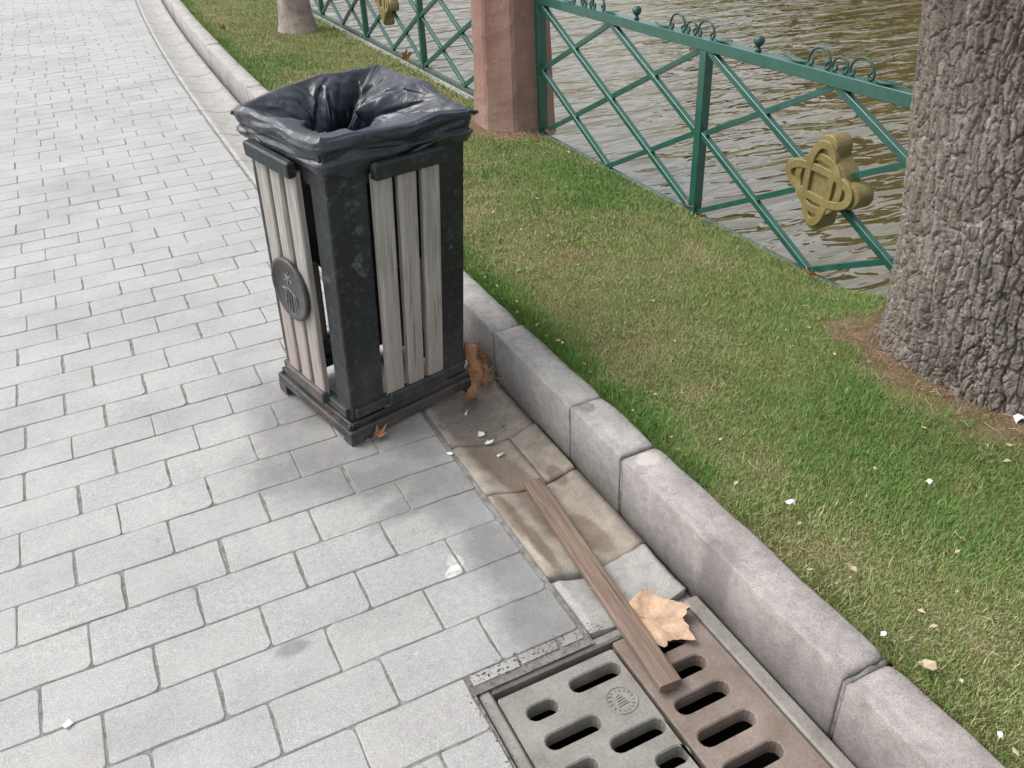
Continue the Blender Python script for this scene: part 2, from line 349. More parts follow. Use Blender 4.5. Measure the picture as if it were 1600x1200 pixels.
def mat_bark():
    t = NT('oak_bark'); p = t.xyz(); a = t.new('ShaderNodeAttribute', attribute_name='plate')
    n = t.noise(3.2, 4, .6); n2 = t.noise(45, 5, .7); g = t.noise(260, 3, .7)
    c = t.ramp(a.outputs['Fac'], [(0, (.115, .094, .076)), (.5, (.205, .180, .154)), (1, (.32, .292, .258))])
    c = t.mix(1, c, t.ramp(n2, [(.25, .72), (.7, 1.22)]), 'MULTIPLY')
    c = t.mix(1, c, t.ramp(g, [(.25, .75), (.7, 1.2)]), 'MULTIPLY')
    damp = t.math('MAXIMUM', t.blob3(), 0)
    c = t.mix(t.math('MULTIPLY', damp, .55), c, (.062, .036, .030))
    mr = t.new('ShaderNodeMapRange'); t.l.new(t.math('ADD', p[2], t.math('MULTIPLY', n, .12)), mr.inputs[0]); mr.inputs[1].default_value = .32; mr.inputs[2].default_value = .2
    c = t.mix(t.math('MULTIPLY', mr.outputs[0], .45), c, (.17, .12, .085))
    return t.done(c, .9, t.bump(t.math('ADD', n2, g), .005, .8), .2)
def _blob3(s):
    """damp reddish streak: high on the trunk and in a band lower down its face"""
    z = s.xyz()[2]; n = s.noise(5.5, 5, .65, vec=s.pos((1, 1, .22))); n2 = s.noise(2.2, 4, .6, vec=s.pos((1, 1, .7), off=(2, 0, 0)))
    mr = s.new('ShaderNodeMapRange', interpolation_type='SMOOTHSTEP'); s.l.new(s.math('ADD', z, s.math('MULTIPLY', s.math('SUBTRACT', n, .5), 1.5)), mr.inputs[0]); mr.inputs[1].default_value = .80; mr.inputs[2].default_value = 1.30
    b = s.math('MULTIPLY', s.math('MULTIPLY', s.ramp(n, [(.42, 0.), (.62, 1.)]), s.ramp(n2, [(.48, 0.), (.6, 1.)])), .8)
    return s.math('MAXIMUM', mr.outputs[0], b)
NT.blob3 = _blob3
def mat_bag():
    t = NT('black_bin_liner'); n = t.noise(35, 4, .6, vec=t.pos(obj=True)); n2 = t.noise(9, 3, .5, vec=t.pos(obj=True), dist=1.5)
    c = t.ramp(n2, [(.3, (.008, .012, .021)), (.7, (.014, .019, .033))])
    return t.done(c, t.ramp(n2, [(.3, .34), (.7, .46)]), t.bump(t.math('ADD', n, t.math('MULTIPLY', n2, 3)), .004, .6), .75)
def mat_plain(name, c, rough=.7, spec=.3, var=.15):
    t = NT(name); n = t.noise(60, 4, .65, vec=t.pos(obj=True))
    k = t.mix(1, (*c, 1), t.ramp(n, [(.3, 1-var), (.7, 1+var)]), 'MULTIPLY')
    return t.done(k, rough, t.bump(n, .001, .5), spec)
def mat_leaf(name, c1, c2, c3):
    t = NT(name); P = t.pos(obj=True); n = t.noise(28, 5, .65, vec=P); g = t.noise(180, 3, .6, vec=P)
    k = t.ramp(n, [(.3, c1), (.5, c2), (.7, c3)]); k = t.mix(1, k, t.ramp(g, [(.3, .8), (.7, 1.15)]), 'MULTIPLY')
    return t.done(k, .6, t.bump(g, .0008, .7), .3)

MT = dict(paver=mat_paver(), bed=mat_bed(), gutter=mat_gutter(), kerb=mat_kerb(), lawn=mat_lawn(), grass=mat_grass(), water=mat_water(),
          black=mat_blackpaint(),
          slat=mat_wood('weathered_wood', [(.20, .185, .168), (.335, .315, .285), (.46, .438, .40)], red=((.36, .29, .255), .50, .1)),
          plank=mat_wood('wet_brown_wood', [(.10, .070, .053), (.165, .117, .090), (.24, .178, .140)], sx=(1, .05, 1), rough=.55),
          liner=mat_plain('black_plastic_bucket', (.008, .009, .012), .45, .4), bag=mat_bag(),
          medal=mat_simple('bronze_disc', [(.3, (.045, .045, .046)), (.55, (.075, .072, .07)), (.75, (.11, .09, .08))], 30, .5, .001, spec=.4, metal=.3),
          medlt=mat_simple('worn_bronze', [(.3, (.11, .12, .14)), (.7, (.2, .21, .235))], 40, .45, .0005, metal=.3),
          green=mat_green(), dkgreen=mat_simple('dark_green_iron', [(.3, (.012, .05, .045)), (.7, (.03, .09, .08))], 30, .4, .0008),
          dirtyrail=mat_simple('dirty_rail_paint', [(.3, (.05, .075, .062)), (.6, (.09, .115, .10)), (.75, (.17, .17, .15))], 25, .8, .001, spec=.2, obj=False),
          gold=mat_simple('dull_gold_paint', [(.3, (.165, .130, .048)), (.6, (.215, .172, .066)), (.8, (.28, .235, .11))], 14, .5, .0008, spec=.4),
          pillar=mat_pillar(), bark=mat_bark(),
          bark2=mat_simple('smooth_bark', [(.3, (.20, .165, .14)), (.5, (.29, .245, .21)), (.7, (.36, .32, .28))], 9, .85, .006, 40, .2),
          iron=mat_simple('worn_iron_grey', [(.28, (.135, .122, .108)), (.45, (.19, .178, .160)), (.7, (.25, .238, .216))], 11, .6, .0012, 150, .35),
          rust=mat_simple('rusty_iron', [(.28, (.125, .092, .074)), (.5, (.180, .142, .120)), (.72, (.235, .20, .176))], 8, .65, .0014, 150, .3),
          pit=mat_plain('pit_wall', (.02, .018, .016), .95, .1), wall=mat_simple('wall_concrete', [(.3, (.22, .23, .21)), (.7, (.36, .36, .34))], 6, .85, .003, 90, .25, obj=False),
          leaf=mat_leaf('dry_leaf', (.20, .09, .045), (.33, .165, .085), (.42, .245, .14)), leafpale=mat_leaf('pale_dry_leaf', (.30, .195, .13), (.41, .275, .19), (.48, .35, .225)),
          leafred=mat_leaf('orange_dry_leaf', (.30, .10, .03), (.42, .17, .06), (.48, .24, .1)),
          paper=mat_plain('white_paper', (.78, .77, .74), .7, .3, .06), straw=mat_plain('straw', (.42, .35, .23), .8, .2), twig=mat_plain('twig_bark', (.10, .065, .045), .9, .1),
          foliage=mat_simple('far_foliage', [(.3, (.030, .038, .012)), (.7, (.075, .072, .024))], 3, .7, .002, 20, .2, obj=False), bank=mat_simple('bank_soil', [(.3, (.10, .095, .05)), (.7, (.17, .15, .09))], .7, .95, .01, 8, .1, obj=False),
          white=mat_plain('white_line', (.62, .64, .68), .5, .4, .05))

# ------------------------------------------------------------------ setting: path, pavers
GX = .668                                   # path edge at the gutter
def bend(y): return min(.30, .0046*max(0., y-5.5)**2)      # the path swings gently right far ahead
path = MB()
pv = [(-30, -20), (.388, -20), (.388, 1.085), (GX+.006, 1.085)]
yy = [1.085, 3, 5.5, 7, 8.5, 10, 11.5, 13, 15, 18, 60]
ring = [(-30, -20, -.0024), (GX+.006, -20, -.0024), (GX+.006, .462, -.0024), (.388, .462, -.0024), (.388, 1.085, -.0024)]+[(GX+.006+bend(y), y, -.0024) for y in yy]+[(-30, 60, -.0024)]
path.add(ring, [tuple(range(len(ring)))])
path_o = tag(path.build('path', MT['bed']), kind='structure')

def paver_mesh(seed, L=.2325, Wd=.1335):
    r = random.Random(seed); hx, hy = L/2, Wd/2; out = []
    for cx, cy, a0 in ((hx, hy, 0), (-hx, hy, 90), (-hx, -hy, 180), (hx, -hy, 270)):
        rad = r.choice((.006, .007, .009, .016))
        for k in range(3):
            a = R_(a0+45*k); ox = cx-math.copysign(rad, cx)+rad*math.cos(a); oy = cy-math.copysign(rad, cy)+rad*math.sin(a)
            out.append((ox+r.uniform(-.0008, .0008), oy+r.uniform(-.0008, .0008)))
        # mid-edge wobble
        nx, ny = {0: (0, hy), 90: (-hx, 0), 180: (0, -hy), 270: (hx, 0)}[a0]
        j = r.uniform(-.0034, .0006); out.append((nx+(j if nx > 0 else -j if nx < 0 else r.uniform(-.03, .03)), ny+(j if ny > 0 else -j if ny < 0 else r.uniform(-.02, .02))))
    def rg(i, z): return [(x*(1-i/hx), y*(1-i/hy), z) for x, y in out]
    m = MB(); m.loft([rg(0, -.014), rg(.0, -.0026), rg(.0010, -.0007), rg(.0030, 0)], True, False)
    n = len(out); m.f.append(tuple(3*n+i for i in range(n)))
    me = mesh_np('paver', m.v, m.f, False)
    bm = bmesh.new(); bm.from_mesh(me); bmesh.ops.recalc_face_normals(bm, faces=bm.faces)
    for f in bm.faces: f.smooth = len(f.verts) == 4
    bm.to_mesh(me); bm.free()
    me.materials.append(MT['paver']); return me
pav_me = [paver_mesh(s) for s in range(14)]
anch = {-4: .72, 0: 1.2747, 1: 1.4136, 2: 1.5497, 7: 2.2556, 8: 2.396, 9: 2.523, 10: 2.661, 11: 2.7996, 12: 2.9469, 16: 3.4902, 96: 3.4902+80*.1372}
ks = sorted(anch); rowY = lambda k: float(np.interp(k, ks, [anch[q] for q in ks])) if k >= -4 else anch[-4]+(k+4)*.1387
pl_list = []
prn = random.Random(11)
for k in range(-26, 190):
    y0, y1 = rowY(k), rowY(k+1); yc = (y0+y1)/2; wd = y1-y0
    xr = (.390 if .44 < yc < 1.09 else GX+bend(yc))
    par = -.453 if (k-7) % 2 == 0 else -.329
    sh = prn.uniform(-.02, .02)
    js = [par+sh+.2365*n+prn.uniform(-.006, .006) for n in range(-16, 8)]
    js = [j for j in js if j < xr-.06]+[xr-prn.uniform(0, .008)]
    for a, b in zip(js[:-1], js[1:]):
        pl_list.append((a, b, y0, y1))
pl_list += [(.392, .505, 1.1045, 1.1345), (.507, .60, 1.106, 1.1345), (.602, .664, 1.1055, 1.1345)]   # narrow cut strips against the grate
vis = []
for a, b, y0, y1 in pl_list:
    p = proj((a+b)/2, (y0+y1)/2, 0)
    q0, q1 = proj(a, (y0+y1)/2, 0), proj(b, (y0+y1)/2, 0)
    inn = False
    if p and q0 and q1 and (y1 > .3):
        inn = any(-10 < u[0] < 1610 and -10 < u[1] < 1210 for u in (p, q0, q1))
    vis.append((0 if inn else 1, math.hypot((a+b)/2, (y0+y1)/2)))
order = sorted(range(len(pl_list)), key=lambda i: vis[i])
named = set(order[:300])
far_v, far_f, far_m = [], [], 0
src = [(np.array([v.co[:] for v in me.vertices]), [tuple(p.vertices) for p in me.polygons]) for me in pav_me]
rest = MB()
for i, (a, b, y0, y1) in enumerate(pl_list):
    if (a+b)/2 < -4.2: continue
    gap = prn.choice((.0015, .002, .0025, .004, .007)); L = (b-a-gap)/.2325; Wd = (y1-y0-prn.choice((.001, .0015, .002, .003)))/.1335
    z = max(-.0006, min(.0012, prn.gauss(.0002, .0005))); q = prn.randrange(14)
    rx, ry, rz = max(-.008, min(.008, prn.gauss(0, .004))), max(-.005, min(.005, prn.gauss(0, .002))), prn.gauss(0, .004)
    sx = prn.choice((-1, 1))
    if i in named:
        o = bpy.data.objects.new('paver', pav_me[q]); o.location = ((a+b)/2, (y0+y1)/2, z); o.rotation_euler = (rx, ry, rz+(math.pi if sx < 0 else 0)); o.scale = (L, Wd, 1); link(o, path_o)
    else:
        v, f = src[q]; v = v*[L, Wd, 1]; v = v+[(a+b)/2, (y0+y1)/2, z+0]; v[:, 2] += (v[:, 0]-(a+b)/2)*-ry+(v[:, 1]-(y0+y1)/2)*rx
        rest.add(v, f)
ro = rest.build('paver', MT['paver'], path_o, False); ro['kind'] = 'stuff'; ro.name = 'pavers'

# ------------------------------------------------------------------ gutter
gut = MB()
gv = []
for y in [1.1, 2, 3.5, 5.5, 7, 8.5, 10, 11.5, 13, 15, 18, 60]:
    gv.append([(GX+.002+bend(y), y, -.045), (.985+bend(y), y, -.045)])
gut.loft(gv, False, False); gut.loft([[(GX+.002, y, -.045), (.985, y, -.045)] for y in (-20, .462)], False, False)
gut_o = tag(gut.build('gutter', MT['bed']), kind='structure')
def gprof(x):                                 # x 0..1 across the channel
    xs = [0, .03, .10, .13, .3, .55, .75, .9, .97, 1]
    zs = [-.010, -.003, -.002, -.006, -.022, -.033, -.030, -.019, -.014, -.02]
    return float(np.interp(x, xs, zs))
def gstone(y0, y1, x0=0., x1=1., lift=0, seed=0, curve=.02, rough=.0022, sag=None, edge=1.):
    er = edge
    nx, ny = 14, max(6, int((y1-y0)/.05)); v = []; f = []
    xx = sorted(set([0, .03, .10, .13]+list(np.linspace(0, 1, nx))))
    ys = [0, .012, .03]+list(np.linspace(.08, .92, ny))+[.97, .988, 1]
    for j in ys:
        for i in xx:
            X = x0+(x1-x0)*i
            cur = curve*(math.sin(math.pi*min(1, X*1.05))*-.6)
            y = y0+(y1-y0)*j+cur*(1 if True else 0)
            edge = min(j*(y1-y0), (1-j)*(y1-y0), i*(x1-x0)*.28+.004, (1-i)*(x1-x0)*.28+.004)
            dz = -.010*math.exp(-edge/(.006*er))
            z = gprof(X)+lift+dz+rough*mn.fractal(Vector((X*2+seed, y*7, seed)), .9, 2, 4)
            if sag: z += sag(X)
            jx = .003*mn.noise(Vector((seed, y*12, i*3))) if 0 < i < 1 else .0025*mn.noise(Vector((seed+9, y*14, 0)))
            v.append((GX+.004+.288*X+jx+bend(y), y+.003*mn.noise(Vector((X*9, seed*3.1, j*2))), z))
    k = len(xx)
    for b in range(len(ys)-1):
        for a in range(k-1): f.append((b*k+a, b*k+a+1, b*k+a+1+k, b*k+a+k))
    # skirt to depth
    n = len(v); border = [a for a in range(k)]+[b*k+k-1 for b in range(1, len(ys))]+[(len(ys)-1)*k+a for a in range(k-2, -1, -1)]+[b*k for b in range(len(ys)-2, 0, -1)]
    for q in border: v.append((v[q][0], v[q][1], -.05))
    for q in range(len(border)):
        a, b = border[q], border[(q+1) % len(border)]; f.append((a, n+q, n+(q+1) % len(border), b))
    m = MB(); m.add(v, f); return m.build('gutter_stone', MT['gutter'], gut_o, True)
rounded = lambda X: 0
gstone(1.122, 1.298, .03, .45, .001, 3, .012, .010, edge=3.6); gstone(1.135, 1.312, .50, .985, .003, 4, .012, .012, edge=4.2)
gstone(1.310, 1.6555, 0, 1, 0, 5, .012, edge=.6); gstone(1.6565, 1.895, 0, .66, 0, 6, .012, edge=.3); gstone(1.662, 1.905, .665, 1, 0, 7, .012, edge=.6)
ye = [1.903, 2.52, 3.13, 3.75, 4.36, 4.98, 5.6, 6.22, 6.85, 7.45, 8.2, 8.85, 9.5, 10.15, 10.8, 11.5, 12.2, 12.9, 13.6]+[14.3+.7*k for k in range(20)]
for i, (a, b) in enumerate(zip(ye[:-1], ye[1:])): gstone(a+.003, b-.003, seed=20+i, curve=.02)
for i, (a, b) in enumerate(((-.14, .455), (-.76, -.146), (-1.38, -.766))): gstone(a, b, seed=60+i, curve=.015)

# ------------------------------------------------------------------ kerb
kb = MB(); kv = []
for y in [-20, 3, 5.5, 7, 8.5, 10, 11.5, 13, 15, 18, 60]: kv.append([(.985+bend(y), y, .02), (1.06+bend(y), y, .02)])
kb.loft(kv, False, False); kerb_o = tag(kb.build('kerb', MT['bed']), kind='structure')
def kstone(y0, y1, seed, a_rag=1):
    rr = random.Random(seed); n = max(5, int((y1-y0)/.045)); rings = []
    x0, x1, z0, z1 = .962, 1.076, -.06, .163+rr.uniform(-.003, .003)
    tilt = rr.uniform(-.003, .003)
    ys = [0, .007, .02]+list(np.linspace(.06, .94, n))+[.98, .993, 1]
    for t in ys:
        y = y0+(y1-y0)*t; e = min(t, 1-t)*(y1-y0)
        s = .008*math.exp(-e/.006)*rr.uniform(.3, 1.6)+(.016*math.exp(-e/.018)*max(0, .25+1.6*mn.noise(Vector((seed*2.3+(5 if t > .5 else 0), 3, 1)))) if 0 < a_rag else 0)          # ends worn round
        w = lambda k, a=.0022: a*mn.fractal(Vector((seed*1.7+k, y*11, k*3.3)), .9, 2, 3)
        c = .005+abs(w(9, .007))+s*.6; c2 = .012+abs(w(4, .006))+s*.6
        bx = bend(y)+tilt*(t-.5)
        rings.append([(x0+bx+s*.25+w(1, .001), y, z0), (x0+bx+s*.25+w(1), y, z1*.5), (x0+bx+s*.25+w(2), y, z1-c), (x0+bx+c*.35+s*.3, y, z1-c*.35-s*.5), (x0+bx+c+s*.3, y, z1-s+w(3, .0012)), ((x0+x1)/2+bx, y, z1+.001-s+w(5, .0015)),
                      (x1+bx-c2, y, z1-s+w(6)), (x1+bx, y, z1-c2-s), (x1+bx, y, z0)])
    m = MB(); m.loft(rings); o = m.build('kerb_stone', MT['kerb'], kerb_o, True)
    for p in o.data.polygons:
        if len(p.vertices) > 4: p.use_smooth = False
def mortar(y, seed):
    m = MB(); rings = []
    for q in np.linspace(0, 1, 9):
        x = .9655+.108*q; z = .150+.008*mn.noise(Vector((q*7, seed, 0))); w = .006+.003*mn.noise(Vector((q*9, seed, 4)))
        rings.append([(x, y-w, -.05), (x, y-w, z-.006), (x, y-.001+.004*mn.noise(Vector((q*8, seed, 9))), z), (x, y+w, z-.004), (x, y+w, -.05)])
    m.loft(rings); m.build('mortar_joint', MT['bed'], kerb_o, True)
for i_, y_ in enumerate((-.083, .678, 1.44, 2.197, 2.94)): mortar(y_-.001, i_*3.1)
kj = [-2.36, -1.6, -.84, -.083, .678, 1.44, 1.704, 2.197, 2.94, 3.70, 4.45, 5.21, 5.97, 6.72, 7.59, 8.45, 9.3, 10.1, 10.9, 11.7, 12.5, 13.3]+[14.1+.8*k for k in range(18)]
for i, (a, b) in enumerate(zip(kj[:-1], kj[1:])):
    g = .0008 if abs(a-1.44) < .01 else .0055
    kstone(a+(.0012 if abs(a-1.704) < .01 else .0045), b-g, i+1)

# ------------------------------------------------------------------ lawn and grass
TX, TY = 2.20, 1.25
def lawn_z(x, y):
    z = .148-.04*np.clip((x-1.1)/1.0, 0, 1.2)
    r = np.hypot(x-TX, y-TY)
    z = z+.085*np.exp(-(np.clip(r-.36, 0, None)/.22)**2)
    z = z+.03*np.exp(-((x-2.13)/.3)**2-((y-4.36)/.35)**2)
    return z+.022*(vf(x*2.6, y*2.6, 3)-.5)+.010*(vf(x*9, y*9, 5)-.5)
def edge_x(y): return 1.071+np.minimum(.30, .0046*np.clip(y-5.5, 0, None)**2)
xs = np.concatenate([np.linspace(0, .05, 4), np.linspace(.1, 1.085, 30)]); ys = np.concatenate([np.linspace(-4, 6, 200), np.linspace(6.1, 16, 60), np.linspace(16.5, 60, 40)])
Xg, Yg = np.meshgrid(xs, ys); Xg = Xg+edge_x(Yg)*(1-Xg/1.085)+1.071*(Xg/1.085)
Zg = lawn_z(Xg, Yg)
Zg = np.where(Xg > 2.14, Zg-.9*(Xg-2.14), Zg)
ny, nx = Xg.shape; idx = np.arange(ny*nx).reshape(ny, nx)
F = np.stack([idx[:-1, :-1], idx[:-1, 1:], idx[1:, 1:], idx[1:, :-1]], -1).reshape(-1, 4)
me = mesh_np('lawn', np.stack([Xg, Yg, Zg], -1).reshape(-1, 3), F, True); me.materials.append(MT['lawn'])
tag(link(bpy.data.objects.new('lawn', me)), kind='structure')
def sstep(a, b, x): t = np.clip((x-a)/(b-a), 0, 1); return t*t*(3-2*t)
def grass(n, y0, y1, hmul, wmul, seed):
    r = np.random.default_rng(seed)
    x = r.uniform(1.074, 2.17, n); y = r.uniform(y0, y1, n)
    ex = edge_x(y); x = ex-.002+(x-1.074)*(2.17-ex)/(2.17-1.074)
    # keep-out: soil round the tree and pillar, thin patches
    dT = np.hypot((x-TX), (y-TY)); bare = 1-sstep(.40, .52, dT+.12*(vf(x*9, y*9, 21)-.5)-.035*((x < 1.95)))
    bare2 = ((x-1.92)/.125)**2+((y-1.33)/.36)**2; bare = np.maximum(bare, 1-sstep(.6, 1.5, bare2+2.0*(vf(x*9, y*9, 23)-.5)))
    dP = np.hypot((x-2.1)*1.1, y-4.36); bare = np.maximum(bare, 1-sstep(.24, .40, dP+.16*(vf(x*8, y*8, 22)-.5)))
    thin = vf(x*3.1, y*3.1, 31); patch = sstep(.56, .72, thin)
    keep = (r.random(n) > np.clip(bare*1.05-.10*vf(x*22, y*22, 24), 0, .97)) & (r.random(n) > patch*.45) & (np.hypot(x-1.81, y-7.95) > .17)
    x, y, thin, patch = x[keep], y[keep], thin[keep], patch[keep]; n = len(x)
    ex = ex[keep]; z = lawn_z(x, y)
    big = vf(x*1.5+3, y*1.5, 41, 5); mid = vf(x*5, y*5, 42, 4)
    # mown strip: fresh along the kerb, by the fence foot and low by the tree; worn and pale down the middle
    gb = lambda cx, cy, rx, ry: np.exp(-((x-cx)/rx)**2-((y-cy)/ry)**2)
    fresh = .9*sstep(1.24, 1.10, x-ex+1.071)*sstep(.9, 1.6, y)+.95*gb(1.66, .95, .36, .40)+.55*gb(1.95, 3.5, .25, .7)+.5*gb(1.75, 1.75, .18, .25)+.4*gb(1.5, 6.4, .5, .9)
    worn = .8*gb(1.45, 2.3, .28, .75)+.5*gb(1.85, 2.35, .2, .3)+.55*gb(1.22, .85, .13, .35)+.4*gb(1.5, 4.6, .3, .7)+.5*gb(1.3, 1.35, .1, .25)
    lush = np.clip(.30+.75*fresh-.50*worn+1.6*(big*.5+mid*.5-.5), 0, 1)
    tint = .62-.32*lush+.15*r.normal(size=n)+.14*patch
    dry = r.random(n) < (.05+.24*(1-lush)**1.3); tint = np.where(dry, .66+.34*r.random(n), tint); tint = np.clip(tint, 0, 1)
    h = (.006+.011*r.random(n)+.008*lush+.022*(r.random(n) < .012))*hmul; w = (.0007+.0007*r.random(n))*wmul
    near_edge = sstep(1.16, 1.08, x-ex+1.071); h = h*(1+.35*near_edge)
    az = r.uniform(0, 2*np.pi, n); lean = r.uniform(.25, 1.35, n); lean = np.where(dry, r.uniform(.7, 1.4, n), lean); h = np.where(dry, h*.72, h); over = (r.random(n) < .55*near_edge); az = np.where(over, np.pi+r.normal(0, .5, n), az); h = h*np.where(over, 1.25, 1)
    d = np.stack([np.cos(az), np.sin(az), np.zeros(n)], -1); s = np.stack([-np.sin(az), np.cos(az), np.zeros(n)], -1)
    az2 = r.uniform(0, 2*np.pi, n); s = s*np.cos(az2*.2)[:, None]; up = np.array([0, 0, 1.])
    base = np.stack([x, y, z-.004], -1)
    l1 = lean*.55; l2 = lean
    midp = base+(d*np.sin(l1)[:, None]+up*np.cos(l1)[:, None])*(h*.55)[:, None]
    tip = midp+(d*np.sin(l2)[:, None]+up*np.maximum(np.cos(l2), -.05)[:, None])*(h*.6)[:, None]
    V = np.stack([base-s*w[:, None], base+s*w[:, None], midp+s*(w*.8)[:, None], midp-s*(w*.8)[:, None], tip], 1).reshape(-1, 3)
    i = np.arange(n)[:, None]*5
    T = np.concatenate([i+[0, 1, 2], i+[0, 2, 3], i+[3, 2, 4]], 0)
    return V, T, np.repeat(tint, 5)
parts = [grass(340000, .25, 2.6, 1, 1, 1), grass(120000, 2.6, 5, 1.05, 1.35, 2), grass(80000, 5, 12, 1.2, 2.1, 3), grass(40000, 12, 24, 1.4, 3, 4), grass(30000, -.8, .25, 1, 1.3, 5)]
V = []; T = []; A = []; off = 0
for v, t, a in parts: V.append(v); T.append(t+off); A.append(a); off += len(v)
me = mesh_np('grass', np.concatenate(V), np.concatenate(T)); me.materials.append(MT['grass'])
at = me.attributes.new('tint', 'FLOAT', 'POINT'); at.data.foreach_set('value', np.concatenate(A).astype(np.float32))
tag(link(bpy.data.objects.new('grass', me)), kind='stuff')

# ------------------------------------------------------------------ water, wall, far bank
wm = MB(); wm.add([(2.2, -40, -.22), (70, -40, -.22), (70, 90, -.22), (2.2, 90, -.22)], [(0, 1, 2, 3)])
tag(wm.build('water', MT['water']), kind='structure')
rw = MB(); rw.box(2.135, 2.235, -8, 60, -.9, .082, .01); o = rw.build('retaining_wall', MT['wall'])
tag(o, 'low pale concrete wall holding the lawn edge above the water', 'wall')
gm = MB(); gm.add([(-400, -400, -1.0), (400, -400, -1.0), (400, 400, -1.0), (-400, 400, -1.0)], [(0, 1, 2, 3)])
gm.loft([[(34+4*math.sin(y*.11), y, -1), (36+4*math.sin(y*.11), y, .3), (60, y, 1.2), (400, y, 3)] for y in range(-60, 121, 6)], False, False)
tag(gm.build('ground', MT['bank']), kind='structure')
def far_tree(x, y, h, r, seed, label):
    rr = random.Random(seed); e = empty('lakeside_tree', (x, y, .3))
    m = MB(); m.tube([(0, 0, -.5), (.1, 0, h*.25), (.0, .15, h*.5), (.2, .1, h*.8)], .3, 8, rad=[.4, .3, .22, .08])
    for k in range(5):
        a = k*1.3+seed; zz = h*(.25+.1*k); m.tube([(0, 0, zz), (r*.35*math.cos(a), r*.35*math.sin(a), zz+r*.25), (r*.7*math.cos(a), r*.7*math.sin(a), zz+r*.5)], .1, 5, rad=[.14, .09, .03])
    m.build('trunk', MT['bark2'], e)
    n = 9000; g = np.random.default_rng(seed); c = []
    cl = [(g.normal(0, .42*r), g.normal(0, .42*r), h*(.28+.72*g.random())) for _ in range(26)]
    P = np.array([cl[g.integers(26)] for _ in range(n)])+g.normal(0, r*.20, (n, 3)); sc = g.uniform(.22, .5, n)
    a = g.normal(size=(n, 3)); a /= np.linalg.norm(a, axis=1)[:, None]; b = np.cross(a, g.normal(size=(n, 3))); b /= np.linalg.norm(b, axis=1)[:, None]
    V = np.stack([P-a*sc[:, None], P+b*(sc*.6)[:, None], P+a*sc[:, None], P-b*(sc*.6)[:, None]], 1).reshape(-1, 3); V[:, 2] = np.maximum(V[:, 2], .3)
    me = mesh_np('crown', V, np.arange(4*n).reshape(n, 4)); me.materials.append(MT['foliage']); link(bpy.data.objects.new('crown', me), e)
    tag(e, label, 'tree', 'trees across the lake')
for i, (x, y, h, r) in enumerate([(37, 46, 7, 3.5), (38, 38, 10, 4), (37.5, 31, 13, 4.6), (40, 24.5, 16, 5.6), (38.5, 17, 16, 5.4), (40, 9, 16, 5.5), (38, 1, 15, 5.5)]):
    far_tree(x, y, h, r, 50+i, 'broad leafy tree on the far bank, seen only as a reflection')

# ------------------------------------------------------------------ litter bin
BO = Vector((.444, 2.066, .08)); th = .265
BZ = Vector((.039, -.051, 1)).normalized(); BA = Vector((math.cos(th), math.sin(th), 0)); BA = (BA-BZ*BA.dot(BZ)).normalized(); BB = BZ.cross(BA)
BW, BD, BH = .419, .375, .781
org = BO-BZ*.08
BM = Matrix(((BA.x, BB.x, BZ.x, org.x), (BA.y, BB.y, BZ.y, org.y), (BA.z, BB.z, BZ.z, org.z), (0, 0, 0, 1)))
BMI = BM.inverted()
bin_e = empty('litter_bin', mat=BM)
tag(bin_e, 'black iron litter bin with weathered wood slats and round emblem, standing on the path edge', 'litter bin')
def TP(a, b, z):
    k = 1+.044*z/.781; return (BW/2+(a-BW/2)*k, BD/2+(b-BD/2)*k, z+.08)
# each face: local u along the face, n outward depth
faces = {'front': (lambda u, n, z: TP(u, -n, z), BW), 'back': (lambda u, n, z: TP(BW-u, BD+n, z), BW),
         'left': (lambda u, n, z: TP(-n, BD-u, z), BD), 'right': (lambda u, n, z: TP(BW+n, u, z), BD)}
def wob(T, amp, seed):
    def g(x, y, z):
        p = Vector(T(x, y, z)); return tuple(p+Vector((mn.noise(p*23+Vector((seed, 0, 0))), mn.noise(p*23+Vector((0, seed, 0))), 0))*amp)
    return g
def post(ca, cb, fa, fb):
    """L-section corner post; ca/cb = corner, fa/fb = flange lengths (signed)"""
    m = MB(); th_ = .012
    sa, sb = math.copysign(1, fa), math.copysign(1, fb)
    sec = [(0, 0), (fa, 0), (fa, sb*th_), (sa*th_, sb*th_), (sa*th_, fb), (0, fb)]
    c = .004
    sec = [(sa*c, 0), (fa, 0), (fa, sb*th_), (sa*th_, sb*th_), (sa*th_, fb), (0, fb), (0, sb*c)]
    rings = [[TP(ca+x, cb+y, z) for x, y in sec] for z in np.linspace(-.031, .795, 16)]
    m.loft(rings); m.build('corner_post', MT['black'], bin_e)
post(0, 0, .112, .072); post(BW, 0, -.085, .08); post(0, BD, .08, -.062); post(BW, BD, -.085, -.08)
